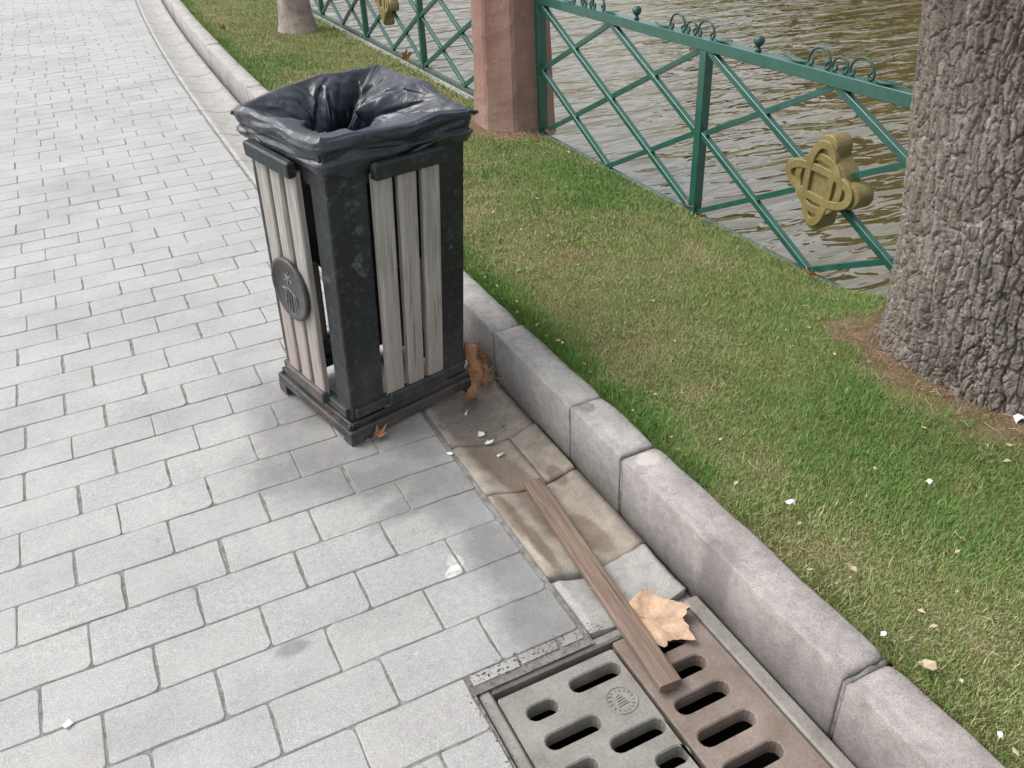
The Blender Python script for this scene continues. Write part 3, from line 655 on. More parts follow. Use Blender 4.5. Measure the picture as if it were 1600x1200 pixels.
# top ring under the bag, bottom ring, feet
for T, L in faces.values():
    m = MB(); m.box(-.006, L+.004, -.004, .012, .772, .812, .004, T); m.build('top_rail', MT['black'], bin_e)
    m = MB(); m.box(-.0265, L+.024, -.006, .027, -.066, -.030, .004, wob(T, .004, 3)); m.build('base_rail', MT['black'], bin_e)
    m = MB(); m.box(-.020, L+.016, .002, .013, -.030, -.012, .003, T); m.build('base_rail', MT['black'], bin_e)
for a, b, s in ((-.005, -.005, 0), (BW+.005, -.005, .0), (-.005, BD+.005, .02), (BW+.005, BD+.005, .02)):
    m = MB(); m.box(a-.022, a+.022, b-.022, b+.022, -.079-s, -.060, .003, TP); m.build('foot', MT['black'], bin_e)
slat_src = {}
med = None
for nm, (T, L) in faces.items():
    if nm in ('front', 'back'): u0 = .119 if nm == 'front' else .113; sw, gp, n = .0565, .0175, 3
    else: u0 = .062 if nm == 'left' else .09; sw, gp, n = .0565, .0175, 3
    tot = n*sw+(n-1)*gp
    m = MB(); m.box(u0-.006, u0+tot+.006, .018, .042, .706, .75, .005, wob(T, .003, 5)); m.build('upper_batten', MT['black'], bin_e)
    m = MB(); m.box(u0-.004, u0+tot+.004, .012, .033, .004, .046, .005, wob(T, .004, 6)); m.build('lower_batten', MT['black'], bin_e)
    for s in ((-1,) if True else ()):
        m = MB(); m.box(-.0+.01, L-.01, -.012, -.001, .69, .74, .002, T); m.build('cross_rail', MT['black'], bin_e)
        m = MB(); m.box(.01, L-.01, -.012, .014, .0, .03, .002, T); m.build('cross_rail', MT['black'], bin_e)
    for k in range(n):
        x0 = u0+k*(sw+gp); m = MB()
        dz0, dz1 = random.uniform(-.006, .006), random.uniform(-.004, .004); jx = random.uniform(-.0015, .0015)
        rings = []
        for z in np.linspace(.016+dz0, .72+dz1, 14):
            w0 = .0007*mn.noise(Vector((k*7.1+len(nm), z*14, 0))); e = .005
            sec = [(x0+jx+w0, .004), (x0+sw+jx+w0, .004), (x0+sw+jx+w0, .022-e), (x0+sw+jx-e*.4+w0, .022-e*.4), (x0+sw+jx-e*1.4+w0, .022), (x0+jx+e*1.4+w0, .022), (x0+jx+e*.4+w0, .022-e*.4), (x0+jx+w0, .022-e)]
            rings.append([T(u, q, z) for u, q in sec])
        m.loft(rings); m.build('slat', MT['slat'], bin_e)
# bucket inside, hanging from the ring
m = MB(); rings = []
for z, ins in ((.375, .10), (.382, .075), (.40, .062), (.60, .05), (.735, .042)):
    r = []
    for cx, cy, a0 in ((BW-ins, BD-ins, 0), (ins, BD-ins, 90), (ins, ins, 180), (BW-ins, ins, 270)):
        rad = .045; sx = 1 if cx > BW/2 else -1; sy = 1 if cy > BD/2 else -1
        for k in range(4):
            a = R_(a0+30*k); r.append(TP(cx-sx*rad+rad*math.cos(a), cy-sy*rad+rad*math.sin(a), z))
    rings.append(r)
m.loft(rings, True, False); m.f.append(tuple(range(15, -1, -1))); m.build('bucket', MT['liner'], bin_e, True)
# round emblem on the left face
Tl, Ll = faces['left']
mu, mz, mr_ = Ll-.205, .352, .094
TM = lambda x, y, z: Tl(mu+x, .024+z, mz+y)
m = MB(); m.lathe([(.02, 0), (mr_-.002, 0), (mr_, .002), (mr_, .010), (mr_-.003, .013), (mr_-.012, .013), (mr_-.015, .009), (.02, .009)], 40, TM); med = m.build('emblem_disc', MT['medal'], bin_e, True)
m = MB()
def stroke(p, q, w): m.bar(TM(p[0], p[1], .0095), TM(q[0], q[1], .0095), w, .003, BM.to_3x3() @ Vector((0, 0, 0)) if False else (0, 0, 1), .0008)
for p, q in (((-.018, .045), (.022, .028)), ((.004, .056), (-.002, .018)), ((-.02, .024), (.02, .05)), ((-.04, -.006), (.0, .002)), ((.0, .002), (.036, -.012)), ((-.022, -.01), (-.026, -.06)), ((-.008, -.006), (-.01, -.068)), ((.006, -.004), (.006, -.07)), ((.019, -.008), (.022, -.064)), ((.032, -.014), (.036, -.05))): stroke(p, q, .0055)
m.build('emblem', MT['medlt'], bin_e)

# ------------------------------------------------------------------ bag over the bin
bag_e = empty('bin_bag', mat=BM); tag(bag_e, 'crumpled shiny black plastic bag stretched over the mouth of the litter bin', 'bin bag')
NTH = 560
X0, X1, Y0, Y1 = -.002, BW+.002, -.002, BD+.002
SEG = [X1-X0, Y1-Y0, X1-X0, Y1-Y0]; TOT = sum(SEG)
T_R, T_B, T_L = SEG[0]/TOT, (SEG[0]+SEG[1])/TOT, (2*SEG[0]+SEG[1])/TOT
def rim_pt(t):
    """point on the rim and outward normal; t runs front corner, right, back, left"""
    d = (t % 1)*TOT; k = 0
    while k < 3 and d > SEG[k]: d -= SEG[k]; k += 1
    p = [(X0+d, Y0), (X1, Y0+d), (X1-d, Y1), (X0, Y1-d)][k]; N4 = [(0, -1), (1, 0), (0, 1), (-1, 0)]; n = N4[k]
    e = min(d, SEG[k]-d); rad = .022
    if e < rad:
        n2 = N4[(k-1) % 4] if d < SEG[k]/2 else N4[(k+1) % 4]; w = .5*(1-e/rad)
        n = (n[0]*(1-w)+n2[0]*w, n[1]*(1-w)+n2[1]*w); l = math.hypot(*n); n = (n[0]/l, n[1]/l); q = rad*.3*(1-e/rad)**2; p = (p[0]-n[0]*q, p[1]-n[1]*q)
    return p, n, e
def ab(d): return abs((d+.5) % 1-.5)
TV = np.linspace(0, 1, NTH, endpoint=False)
rb = random.Random(21)
def zig(n, lo, hi, seed):
    """closed crisp zig-zag of n folds with uneven spacing and depth"""
    q = random.Random(seed); ks = sorted((k+q.uniform(-.38, .38))/n for k in range(n)); vs = [(1 if k % 2 else -1)*q.uniform(lo, hi) for k in range(n)]
    K = [k-1 for k in ks]+ks+[k+1 for k in ks]; Vv = vs*3
    return lambda t: np.interp(np.mod(t, 1), K, Vv)
big, med_, small = zig(12, .3, 1., 4), zig(24, .15, 1., 8), zig(90, .1, 1., 9)
cz = [zig(14, .0, 1., 30+k) for k in range(6)]
# rings: (outward offset, height above the rim line)
rings_ = [(.010, -.078), (.016, -.070), (.019, -.056), (.013, -.044), (.013, -.034), (.019, -.018), (.014, -.003), (.003, .003), (-.012, .000), (-.042, -.008), (-.080, -.018), (-.120, -.034), (-.150, -.056), (-.170, -.092), (-.181, -.15), (-.187, -.23), (-.190, -.32), (-.192, -.40)]
RP = np.array(rings_); NS = 86
kt = np.linspace(0, len(RP)-1, NS)
OFF, HGT = np.interp(kt, range(len(RP)), RP[:, 0]), np.interp(kt, range(len(RP)), RP[:, 1])
inn = np.clip((kt-8.5)/3.5, 0, 1); lipw = np.exp(-((kt-8)/2.2)**2); cuf = np.clip(1-kt/8, 0, 1)*np.clip(kt/1., 0, 1)
creases = [(rb.uniform(0, 1), rb.uniform(9, 15), rb.choice((-1, 1))*rb.uniform(.5, 2.6), rb.uniform(.02, .07), rb.choice((-1, 1))*rb.uniform(.006, .016), rb.uniform(.006, .014)) for _ in range(70)]
outc = [(rb.uniform(0, 1), rb.uniform(1, 7), rb.gauss(0, .16), rb.uniform(.05, .16), rb.choice((-1, 1))*rb.uniform(.003, .009), rb.uniform(.004, .010)) for _ in range(60)]
def ridges(lst, t, k, sk):
    D = np.zeros_like(k)
    for cu, ck, ang, ln, amp, wd in lst:
        du = ((t-cu+.5) % 1-.5); 
        if abs(du) > ln+.03: continue
        dv = (k-ck)*sk; a_ = du*math.cos(ang)+dv*math.sin(ang); b_ = -du*math.sin(ang)+dv*math.cos(ang)
        D += amp*np.clip(1-np.abs(b_)/wd, 0, 1)*np.clip(1.4*(1-np.abs(a_)/ln), 0, 1)
    return D
Vb = np.zeros((NTH, NS, 3))
for i, t in enumerate(TV):
    (a, b), n, e = rim_pt(t); cpin = math.exp(-e/.045)          # folds gather towards the corners
    g = lambda c, w: math.exp(-(ab(t-c)/w)**2)
    ts = t+.012*inn*np.interp(t, [0, .25, .5, .75, 1], [.4, -.6, .3, -.5, .4])+.006*np.sin(kt*.8+t*20)*inn
    lift = .006*big(t+.02)+np.interp(t, [0, .03, .12, T_R-.02, T_R, T_R+.05, T_R+.11, T_B-.02, T_B+.005, T_B+.03, T_B+.10, T_L-.09, T_L-.02, T_L, T_L+.05, .93, 1], [.014, .006, .0, .002, .004, .014, .028, .032, .042, .034, .034, .026, .008, .0, .003, -.002, .014])+.003*med_(t)
    ear_ = .006*g(T_R, .010)+.012*g(T_L, .012)
    hem = .004*med_(t)+.007*cz[0](t)-.030*max(0, 1-ab(t-.05)/.04)-.006*g(.16, .06)
    o = OFF.copy(); h = HGT.copy()
    # cuff: long flat folds whose heights wander piecewise straight
    for q, kc in enumerate((1.5, 3.2, 5.0, 6.5)):
        w_ = np.clip(1-np.abs(kt-kc)/1.6, 0, 1); h = h+w_*.009*cz[q](t)*(1-.6*cpin); o = o+w_*.0055*cz[(q+2) % 6](t+.13)*(1-.5*cpin)
    o = o+ridges(outc, t, kt, .012)*cuf+ear_*np.exp(-((kt-5)/3.2)**2)
    # inside: deep crisp pleats, wide near the back
    wide = .45+.9*g(T_B, .22)
    depth = np.clip((kt-8)/5, 0, 1)
    o = o-depth*(.024*big(ts)*wide+.009*med_(ts+.01)+.002*small(ts))-ridges(creases, t, kt, .022)*np.clip((kt-8.2)/1.5, 0, 1)*1.7
    o = o-.040*depth*g(T_B-.005, .012)+.022*depth*g(T_B+.035, .02)
    h = h+depth*np.clip(1.3-np.abs(kt-11.5)/4, 0, 1)*(.020*big(ts+.02)*(.6+.6*g(T_B, .25))+.008*med_(ts))+lift*(np.exp(-((kt-8)/5.0)**2)*np.clip(kt/4, 0, 1))+hem*np.clip(1-kt/2.2, 0, 1)+.008*med_(ts)*depth
    x = a+n[0]*o; y = b+n[1]*o
    q = np.clip(-o, 0, .24)/.245
    xi, yi = a+(BW*.42-a)*q*.90, b+(BD*.66-b)*q*.90
    x = np.where(o < 0, xi, x); y = np.where(o < 0, yi, y)
    Vb[i] = np.stack([BW/2+(x-BW/2)*1.044, BD/2+(y-BD/2)*1.044, .899+h], -1)
idx = np.arange(NTH*NS).reshape(NTH, NS); nxt = np.roll(idx, -1, 0)
F = np.stack([idx[:, :-1], nxt[:, :-1], nxt[:, 1:], idx[:, 1:]], -1).reshape(-1, 4)
bme = mesh_np('bag_film', Vb.reshape(-1, 3), F, True); bme.materials.append(MT['bag']); link(bpy.data.objects.new('bag_film', bme), bag_e)
# bunched fold standing up at the back corner and twisted ears
def sheet(name, fn, nu, nv_, m, parent):
    v = [fn(i/(nu-1), j/(nv_-1)) for j in range(nv_) for i in range(nu)]; f = [(j*nu+i, j*nu+i+1, (j+1)*nu+i+1, (j+1)*nu+i) for j in range(nv_-1) for i in range(nu-1)]
    q = MB(); q.add(v, f); return q.build(name, m, parent, True)
def ear(a0, b0, z0, da, db, dz, w, seed):
    m = MB(); pts = []; rad = []
    for k in range(9):
        s = k/8; pts.append((a0+da*s, b0+db*s, z0+dz*s+.004*mn.noise(Vector((s*4, seed, 0))))); rad.append(w*(1-.35*s)*(.9+.2*math.sin(k*2.3+seed)) if k < 8 else w*.25)
    m.tube(pts, w, 9, rad=rad); m.build('bag_ear', MT['bag'], bag_e, True)
ear(-.016, BD+.012, .888, -.022, .012, -.010, .010, 1); ear(BW+.014, -.012, .890, .044, .004, -.008, .009, 2)

# ------------------------------------------------------------------ plank
a, b = Vector((.815, 1.65, -.018)), Vector((.747, .905, .006)); L = (b-a).length; dr = (b-a).normalized()
pm = MB(); rings = []
for t in np.linspace(0, 1, 14):
    w = .0255+.0008*mn.noise(Vector((t*9, 1, 0))); h = .0105; c = .0025; y = (t-.5)*L
    rings.append([(-w+c, y, -h), (w-c, y, -h), (w, y, -h+c), (w, y, h-c), (w-c, y, h), (-w*.45, y, h+.0003), (-w*.45+.002, y, h-.0012), (-w*.45+.004, y, h+.0003), (-w+c, y, h), (-w, y, h-c), (-w, y, -h+c)])
pm.loft(rings); po = pm.build('plank', MT['plank'])
yv = dr; xv = yv.cross(Vector((0, 0, 1))).normalized(); zv = xv.cross(yv)
if zv.z < 0: zv = -zv; xv = -xv
mid = (a+b)/2
po.matrix_world = Matrix(((xv.x, yv.x, zv.x, mid.x), (xv.y, yv.y, zv.y, mid.y), (xv.z, yv.z, zv.z, mid.z+.005), (0, 0, 0, 1)))
tag(po, 'long narrow brown wooden board lying in the gutter with one end on the drain grate', 'wooden board')

# ------------------------------------------------------------------ drain grate
GZ = -.012
gr = empty('drain_grate', (.66, .8, GZ)); tag(gr, 'cast iron drain grate with rounded slots set between path and kerb', 'drain grate')
def slot_loop(cx, cy, L, w, k=7):
    pts = []
    for s in (1, -1):
        for q in range(k):
            a = math.pi/2*-s+math.pi*q/(k-1)*(1) if s > 0 else math.pi/2+math.pi*q/(k-1)
            pts.append((cx+s*(L/2-w/2)+w/2*math.cos(a), cy+w/2*math.sin(a)))
    return pts
def plate(x0, x1, y0, y1, slots, m, label, thick=.035, ch=.004):
    bm = bmesh.new()
    def loop(pts, z): 
        vs = [bm.verts.new((x-.66, y-.8, z)) for x, y in pts]; return vs
    def edges(vs): return [bm.edges.new((vs[i], vs[(i+1) % len(vs)])) for i in range(len(vs))]
    outer = [(x0+ch, y0), (x1-ch, y0), (x1, y0+ch), (x1, y1-ch), (x1-ch, y1), (x0+ch, y1), (x0, y1-ch), (x0, y0+ch)]
    def inset(pts, d):
        cx = sum(p[0] for p in pts)/len(pts); cy = sum(p[1] for p in pts)/len(pts)
        hw = max(p[0] for p in pts)-cx; hh = max(p[1] for p in pts)-cy
        return [(cx+(x-cx)*(1-d/hw), cy+(y-cy)*(1-d/hh)) for x, y in pts]
    loops = [outer]+slots; es = []; keep = []
    for n_, lp in enumerate(loops):
        c = inset(lp, .0025) if n_ == 0 else inset(lp, -.003)
        top = loop(c, 0); es += edges(top); side = loop(lp, -.003); bot = loop(lp if n_ == 0 else inset(lp, .002), -thick)
        for A_, B_ in ((top, side), (side, bot)):
            for i in range(len(A_)): bm.faces.new((A_[i], A_[(i+1) % len(A_)], B_[(i+1) % len(A_)], B_[i]))
    bmesh.ops.triangle_fill(bm, use_beauty=True, use_dissolve=False, edges=es, normal=(0, 0, 1))
    bmesh.ops.recalc_face_normals(bm, faces=bm.faces)
    me = bpy.data.meshes.new('grate_plate'); bm.to_mesh(me); bm.free(); me.materials.append(m)
    o = link(bpy.data.objects.new('grate_plate', me), gr); o['label'] = label; return o
SW = .037
s1 = [slot_loop(*q, SW) for q in ((.634, 1.014, .122), (.497, .996, .07), (.527, .921, .124), (.637, .855, .124), (.667, .783, .07), (.500, .843, .07), (.527, .768, .124), (.637, .70, .124), (.497, .69, .07), (.667, .63, .07), (.527, .61, .124))]
plate(.424, .704, .49, 1.062, s1, MT['iron'], 'grey half of the grate with a round cast mark')
s2 = [slot_loop(*q, .04) for q in ((.806, 1.018, .12), (.802, .944, .126), (.801, .867, .13), (.800, .786, .134), (.799, .706, .136), (.798, .626, .136), (.797, .546, .136))]
plate(.712, .918, .49, 1.075, s2, MT['rust'], 'rust brown half of the grate along the kerb')
fm = MB()
for q in ((.393, .420, .49, 1.094), (.922, .9585, .49, 1.10)): fm.box(q[0]-.66, q[1]-.66, q[2]-.8, q[3]-.8, -.05, .004, .005)
fm.box(.4205-.66, .9215-.66, 1.0785-.8, 1.103-.8, -.05, .002, .005); fm.box(.4205-.66, .9215-.66, .46-.8, .489-.8, -.05, .002, .005)
fm.build('grate_frame', MT['iron'], gr)
m = MB(); TMk = lambda x, y, z: (x+.650-.66, y+.939-.8, z)
m.lathe([(.030, 0.0003), (.031, .002), (.034, .002), (.035, .0003)], 32, TMk); m.f = [f for f in m.f if len(f) == 4]
for k in range(16):
    a = k*math.pi/8; m.bar(TMk(.022*math.cos(a), .022*math.sin(a), .0012), TMk(.028*math.cos(a+.1), .028*math.sin(a+.1), .0012), .003, .002, (0, 0, 1), .0005)
for k in range(5): m.bar(TMk(-.014+.002*k, -.012+.006*k, .001), TMk(.012-.002*k, -.010+.006*k, .001), .002, .002, (0, 0, 1), .0004)
m.build('cast_mark', MT['iron'], gr)
m = MB()
m.add([(x-.66, y-.8, z) for z in (-.05, -.5) for x, y in ((.40, .47), (.95, .47), (.95, 1.095), (.40, 1.095))], [(0, 1, 5, 4), (1, 2, 6, 5), (2, 3, 7, 6), (3, 0, 4, 7), (4, 5, 6, 7)]); m.build('drain_pit', MT['pit'], gr)

# ------------------------------------------------------------------ fence
FX, ZB, ZT = 2.19, .10, .782
def fence_section(name, label, posts, plaques, ends=(False, False), scrolls=(), balls=()):
    e = empty(name, (FX, posts[0], 0)); oy = posts[0]
    def Pt(y, z, x=0): return (x, y-oy, z)
    y0, y1 = posts[0], posts[-1]
    m = MB(); m.bar(Pt(y0+.02, ZT), Pt(y1-.02, ZT), .042, .042, (1, 0, 0), .003); m.build('top_rail', MT['green'], e)
    m = MB(); m.bar(Pt(y0, ZB-.012), Pt(y1, ZB-.012), .03, .03, (1, 0, 0), .003); m.build('bottom_rail', MT['dirtyrail'], e)
    for i, y in enumerate(posts):
        w = .046 if i in (0,) and ends[0] else .04
        m = MB(); m.box(-w/2, w/2, y-oy-w/2, y-oy+w/2, ZB+.0155-.09, ZT-.0215, .003); m.build('post', MT['green'], e)
    zm = (ZB+ZT)/2; z0, z1 = ZB+.012, ZT-.018
    for a, b in zip(posts[:-1], posts[1:]):
        c = (a+b)/2; s = math.copysign(.018, b-a)
        for p, q, x in ((Pt(a+s, z1), Pt(b-s, z0), -.003), (Pt(c, z1), Pt(b-s, zm), -.003), (Pt(a+s, zm), Pt(c, z0), -.003)):
            m = MB(); m.bar((x, p[1], p[2]), (x, q[1], q[2]), .024, .024, (1, 0, 0), .002); m.build('lattice_bar', MT['green'], e)
        for p, q, x in ((Pt(b-s, z1), Pt(a+s, z0), .002), (Pt(c, z1), Pt(a+s, zm), .002), (Pt(b-s, zm), Pt(c, z0), .002)):
            m = MB(); m.bar((x, p[1], p[2]), (x, q[1], q[2]), .021, .021, (1, 0, 0), .002); m.build('lattice_bar', MT['green'], e)
    zt = ZT+.021
    for yb in balls:
        m = MB(); m.lathe([(.011, 0), (.011, .008), (.007, .011), (.007, .017), (.013, .021), (.0185, .029), (.020, .037), (.0175, .046), (.010, .052), (.003, .0545)], 16, lambda x, y, z: (x, y+yb-oy, z+zt)); m.build('ball_finial', MT['dkgreen'], e, True)
    for ys_ in scrolls:
        def arc(cy, r, n=18, curl=1):
            pts = []
            for k in range(n+1): a_ = math.pi*k/n; pts.append((0, cy-oy-r*math.cos(a_), zt+.014+r*.95*math.sin(a_)))
            # inward curls at both feet
            for end in (0, 1):
                cyl = []
                sgn = 1 if end == 0 else -1; fy = cy-oy-sgn*r
                for k in range(1, 10):
                    a_ = math.pi*1.55*k/9; q = .012*(1-.35*k/9)
                    cyl.append((0, fy+sgn*(.012-q*math.cos(a_)), zt+.014-q*math.sin(a_)))
                pts = (list(reversed(cyl))+pts) if end == 0 else pts+cyl
            return pts
        for cy, r in ((ys_-.092, .05), (ys_, .034), (ys_+.092, .05)):
            m = MB(); p_ = arc(cy, r); m.tube(p_, .0045, 6, up=(1, 0, 0)); m.build('scroll', MT['dkgreen'], e, True)
        for sg in (-1, 1):
            m = MB(); b0 = ys_+sg*.15-oy; prof_ = [(0, .004), (.02, .014), (.045, .018), (.07, .010), (.10, .003)]
            up_ = [(d_[1], b0+sg*d_[0], zt+.004+.10*max(0, d_[0]-.04)*(1)) for d_ in prof_]; dn = [(-d_[1], b0+sg*d_[0], zt+.004+.10*max(0, d_[0]-.04)) for d_ in reversed(prof_)]
            rg = up_+dn; m.loft([rg, [(x, y, z+.004) for x, y, z in rg]]); m.build('leaf_ornament', MT['green'], e)
    for yp, zp in plaques:
        k = knot(e, yp-oy, zp)
    tag(e, label, 'fence'); return e
def knot(parent, yc, zc):
    """gold knot-work plaque with four round lobes, facing the lawn (-X)"""
    R0, RL, dL, TH_ = .120, .045, .140, .07
    from itertools import chain
    n = 120; out = []
    for k in range(n):
        a = 2*math.pi*k/n; d = np.array((math.cos(a), math.sin(a))); r = R0
        for q in range(4):
            c = np.array((math.cos(q*math.pi/2), math.sin(q*math.pi/2)))*dL; t = d@c; h2 = RL**2-(dL**2-t*t)
            if t > 0 and h2 > 0: r = max(r, t+math.sqrt(h2))
        out.append((r*d[0], r*d[1]))
    tw = R_(4)
    def tr(p, x): c, s = math.cos(tw), math.sin(tw); return (x, yc+(p[0]*c-p[1]*s)*.95, zc+(p[0]*s+p[1]*c)*.91)
    m = MB(); xb = .028
    m.loft([[tr((p[0]*.985, p[1]*.985), xb) for p in out], [tr(p, xb-.006) for p in out], [tr(p, xb-TH_+.006) for p in out], [tr((p[0]*.975, p[1]*.975), xb-TH_) for p in out]])
    o = m.build('knot_plaque', MT['gold'], parent); o['label'] = 'dull gold knot ornament with four round lobes'
    xf = xb-TH_
    def band(curve, lifts, w=.0150, h=.015):
        mm = MB(); N = len(curve); rings = []
        for i in range(N):
            p = np.array(curve[i]); t = np.array(curve[(i+1) % N])-np.array(curve[i-1]); t = t/np.linalg.norm(t); nn = np.array((-t[1], t[0])); l = lifts[i]
            sec = [(-w, .001), (-w, -h*.86), (-w*.86, -h), (w*.86, -h), (w, -h*.86), (w, .001)]
            rings.append([tr(tuple(p+nn*u), xf+x_-l+.004) for u, x_ in sec])
        rings.append(rings[0]); mm.loft(rings, True, False); return mm.build('knot_band', MT['gold'], o)
    N = 140
    ang = [2*math.pi*i/N for i in range(N)]
    # two slim loops, lobe to lobe, and a ring, woven over and under
    lp1 = [((dL+.010)*math.copysign(abs(math.cos(a))**.82, math.cos(a)), .056*math.copysign(abs(math.sin(a))**.92, math.sin(a))) for a in ang]; lp2 = [(-y, x) for x, y in lp1]
    ring_ = [(.101*math.cos(a), .101*math.sin(a)) for a in ang]
    band(ring_, [.0016*math.sin(8*a+.4) for a in ang]); band(lp1, [.004*math.sin(2*a)+.0015 for a in ang]); band(lp2, [-.004*math.sin(2*a)+.0015 for a in ang])
    return o
near_f = fence_section('lattice_fence', 'green iron lattice fence between the red pillar and the big tree', [4.15, 2.78, 1.41], [(2.068, .452)], (True, False), scrolls=(2.10, 2.885, 3.67), balls=(2.492, 3.27, 4.03))
far_f = fence_section('lattice_fence', 'green iron lattice fence beyond the red pillar, past the far tree', [4.62, 6.05, 7.36, 8.7, 10.05, 11.4], [(6.72, .452)], (True, False), scrolls=(5.3, 6.1, 6.9, 7.7, 8.5), balls=(5.7, 6.5, 7.3, 8.1))
far_f.location.x = 2.25

# ------------------------------------------------------------------ pillar
pe = empty('stone_pillar', (2.13, 4.365, .06)); tag(pe, 'faded red octagonal plastered pillar at the end of the fence', 'pillar')
m = MB(); rings = []
for z in list(np.linspace(0, 1.15, 24)):
    r = .222-.022*min(1, z/.9)+.012*math.exp(-z/.12); rg = []
    for k in range(8):
        for dv in (-.10, .10):
            a = math.pi/4*k+R_(20)+dv*.55; p = Vector((r*math.cos(a), r*math.sin(a), z)); w = .006*mn.fractal(p*9, .9, 2, 4); rg.append((p.x*(1+w/r), p.y*(1+w/r), z))
    rings.append(rg)
m.loft(rings); m.build('shaft', MT['pillar'], pe)
m = MB(); m.loft([[(r*math.cos(math.pi/4*k+R_(20)), r*math.sin(math.pi/4*k+R_(20)), z) for k in range(8)] for r, z in ((.205, 1.151), (.25, 1.17), (.25, 1.23), (.15, 1.30), (.02, 1.34))]); m.build('cap', MT['pillar'], pe)
for z_, s_ in ((.62, .07), (.44, .16), (.17, .05)):
    pass

# ------------------------------------------------------------------ trees
def bark_trunk():
    NA, NZ = 900, 760; zt = 2.6
    u = np.linspace(0, 2*np.pi, NA, endpoint=False); zz = np.concatenate([np.linspace(.0, 1.35, 680), np.linspace(1.36, zt, NZ-680)])
    A_, Z_ = np.meshgrid(u, zz)
    R0 = .338+.042*np.exp(-(Z_-.12)/.16)+.014*np.exp(-np.clip(Z_-.13, 0, 9)/.03)+.012*Z_
    lob = 1+.045*np.sin(3*A_+.6)*np.exp(-Z_/.5)+.02*np.sin(5*A_+2)+.018*np.sin(2*A_+1+Z_*.8)
    s = A_*.36; sx = .022; sy = .062
    per = int(round(2*np.pi*.36/sx)); kx = per/(2*np.pi*.36)
    Zs = Z_*(1-.0*Z_)
    w1 = (vf(A_*5.0, Zs*7, 60, 4)-.5)*2; w2 = (vf(A_*5.0+9, Zs*7, 61, 4)-.5)*2; w3 = (vf(A_*22.0, Zs*34, 62, 3)-.5)*2; w4 = (vf(A_*22.0+4, Zs*34, 63, 3)-.5)*2
    def cell(wx, wy, per, seed, jit=.9):
        xi = np.floor(wx).astype(np.int64); yi = np.floor(wy).astype(np.int64); f1 = np.full(wx.shape, 9.); f2 = np.full(wx.shape, 9.); idc = np.zeros(wx.shape)
        for dx in (-1, 0, 1):
            for dy in (-1, 0, 1):
                cx = (xi+dx) % per; cy = yi+dy
                n = (cx*73856093 ^ cy*19349663 ^ seed*83492791) & 0x7fffffff
                r1 = ((n*1103515245+12345) >> 8 & 0xffff)/65535.; r2 = ((n*69069+1) >> 9 & 0xffff)/65535.
                px = xi+dx+.5+(r1-.5)*jit; py = yi+dy+.5+(r2-.5)*jit
                d = np.hypot(wx-px, wy-py); m1 = d < f1
                f2 = np.where(m1, f1, np.minimum(f2, d)); idc = np.where(m1, ((n*7919) >> 5 & 0xfff)/4095., idc); f1 = np.where(m1, d, f1)
        return f2-f1, idc
    e1, idc = cell(s*kx+.8*w1+.16*w3, Zs/sy+.8*w2+.16*w4, per, 5)
    e2, idd = cell(s*kx*2.0+1.4*w1+.22*w3, Zs/sy*2.0+1.4*w2+.22*w4, int(per*2.0), 9)
    e3, ide = cell(s*kx*.6+.7*w1+.12*w3+2, Zs/sy*.26+.7*w2+.1*w4, max(1, int(per*.6)), 13)
    low = sstep(.75, .25, Z_)                       # rougher, more broken towards the foot
    crack = sstep(.02, .15, e1); mid_ = sstep(.0, .20, e2); big = sstep(.01, .10, e3)
    fine = vf(A_*70, Z_*170, 70, 4)-.5
    disp = -(.0095+.002*low)*(1-crack)-(.0022+.002*low)*(1-mid_)-.0105*(1-big)+.0035*(idc-.5)*crack+(.001+.002*low)*(idd-.5)*mid_+.0028*fine+.012*(vf(A_*4, Z_*5, 77, 3)-.5)-.010*np.abs(vf(A_*16+.8*w1, Z_*2.2, 79, 3)-.5)*2
    r = R0*lob+disp
    ax = TX-.048*Z_/1.1; ay = TY+.083*Z_/1.1
    V = np.stack([ax+r*np.cos(A_), ay+r*np.sin(A_), Z_], -1).reshape(-1, 3)
    idx = np.arange(NA*NZ).reshape(NZ, NA); nx_ = np.roll(idx, -1, 1)
    F = np.stack([idx[:-1], nx_[:-1], nx_[1:], idx[1:]], -1).reshape(-1, 4)
    return V, F, (.2+.35*idc+.35*idd+.5*fine).ravel()
te = empty('tree', (0, 0, 0)); tag(te, 'thick tree trunk with deeply cracked grey bark beside the fence, cut by the right edge', 'tree')
V, F, A = bark_trunk(); me = mesh_np('trunk', V, F, True); me.materials.append(MT['bark']); at = me.attributes.new('plate', 'FLOAT', 'POINT'); at.data.foreach_set('value', np.clip(A, 0, 1).astype(np.float32))
link(bpy.data.objects.new('trunk', me), te)
for k, (da, hz) in enumerate(((.4, 2.2), (2.5, 2.3), (4.4, 2.1))):
    m = MB(); x0, y0 = TX-.09, TY+.14
    m.tube([(x0, y0, 2.2), (x0+.35*math.cos(da), y0+.35*math.sin(da), 2.9), (x0+.9*math.cos(da), y0+.9*math.sin(da), 3.9), (x0+1.6*math.cos(da+.2), y0+1.6*math.sin(da+.2), 5.2), (x0+2.2*math.cos(da), y0+2.2*math.sin(da), 6.6)], .2, 12, rad=[.3, .2, .14, .08, .02]); m.build('limb', MT['bark2'], te, True)
te2 = empty('tree', (1.82, 7.97, 0)); tag(te2, 'slimmer smooth tan tree trunk standing on the lawn far behind the bin', 'tree')
m = MB(); rings = []
for z in np.linspace(.05, 4.0, 60):
    r = .135+.05*math.exp(-(z-.1)/.09)-.012*z; rg = []
    for k in range(36):
        a = 2*math.pi*k/36; p = Vector((math.cos(a), math.sin(a), z*1.5)); q = r*(1+.07*mn.fractal(p*2.2, .9, 2, 4)+.04*math.sin(4*a)*math.exp(-z/.2)); rg.append((q*math.cos(a)+.03*z, q*math.sin(a), z))
    rings.append(rg)
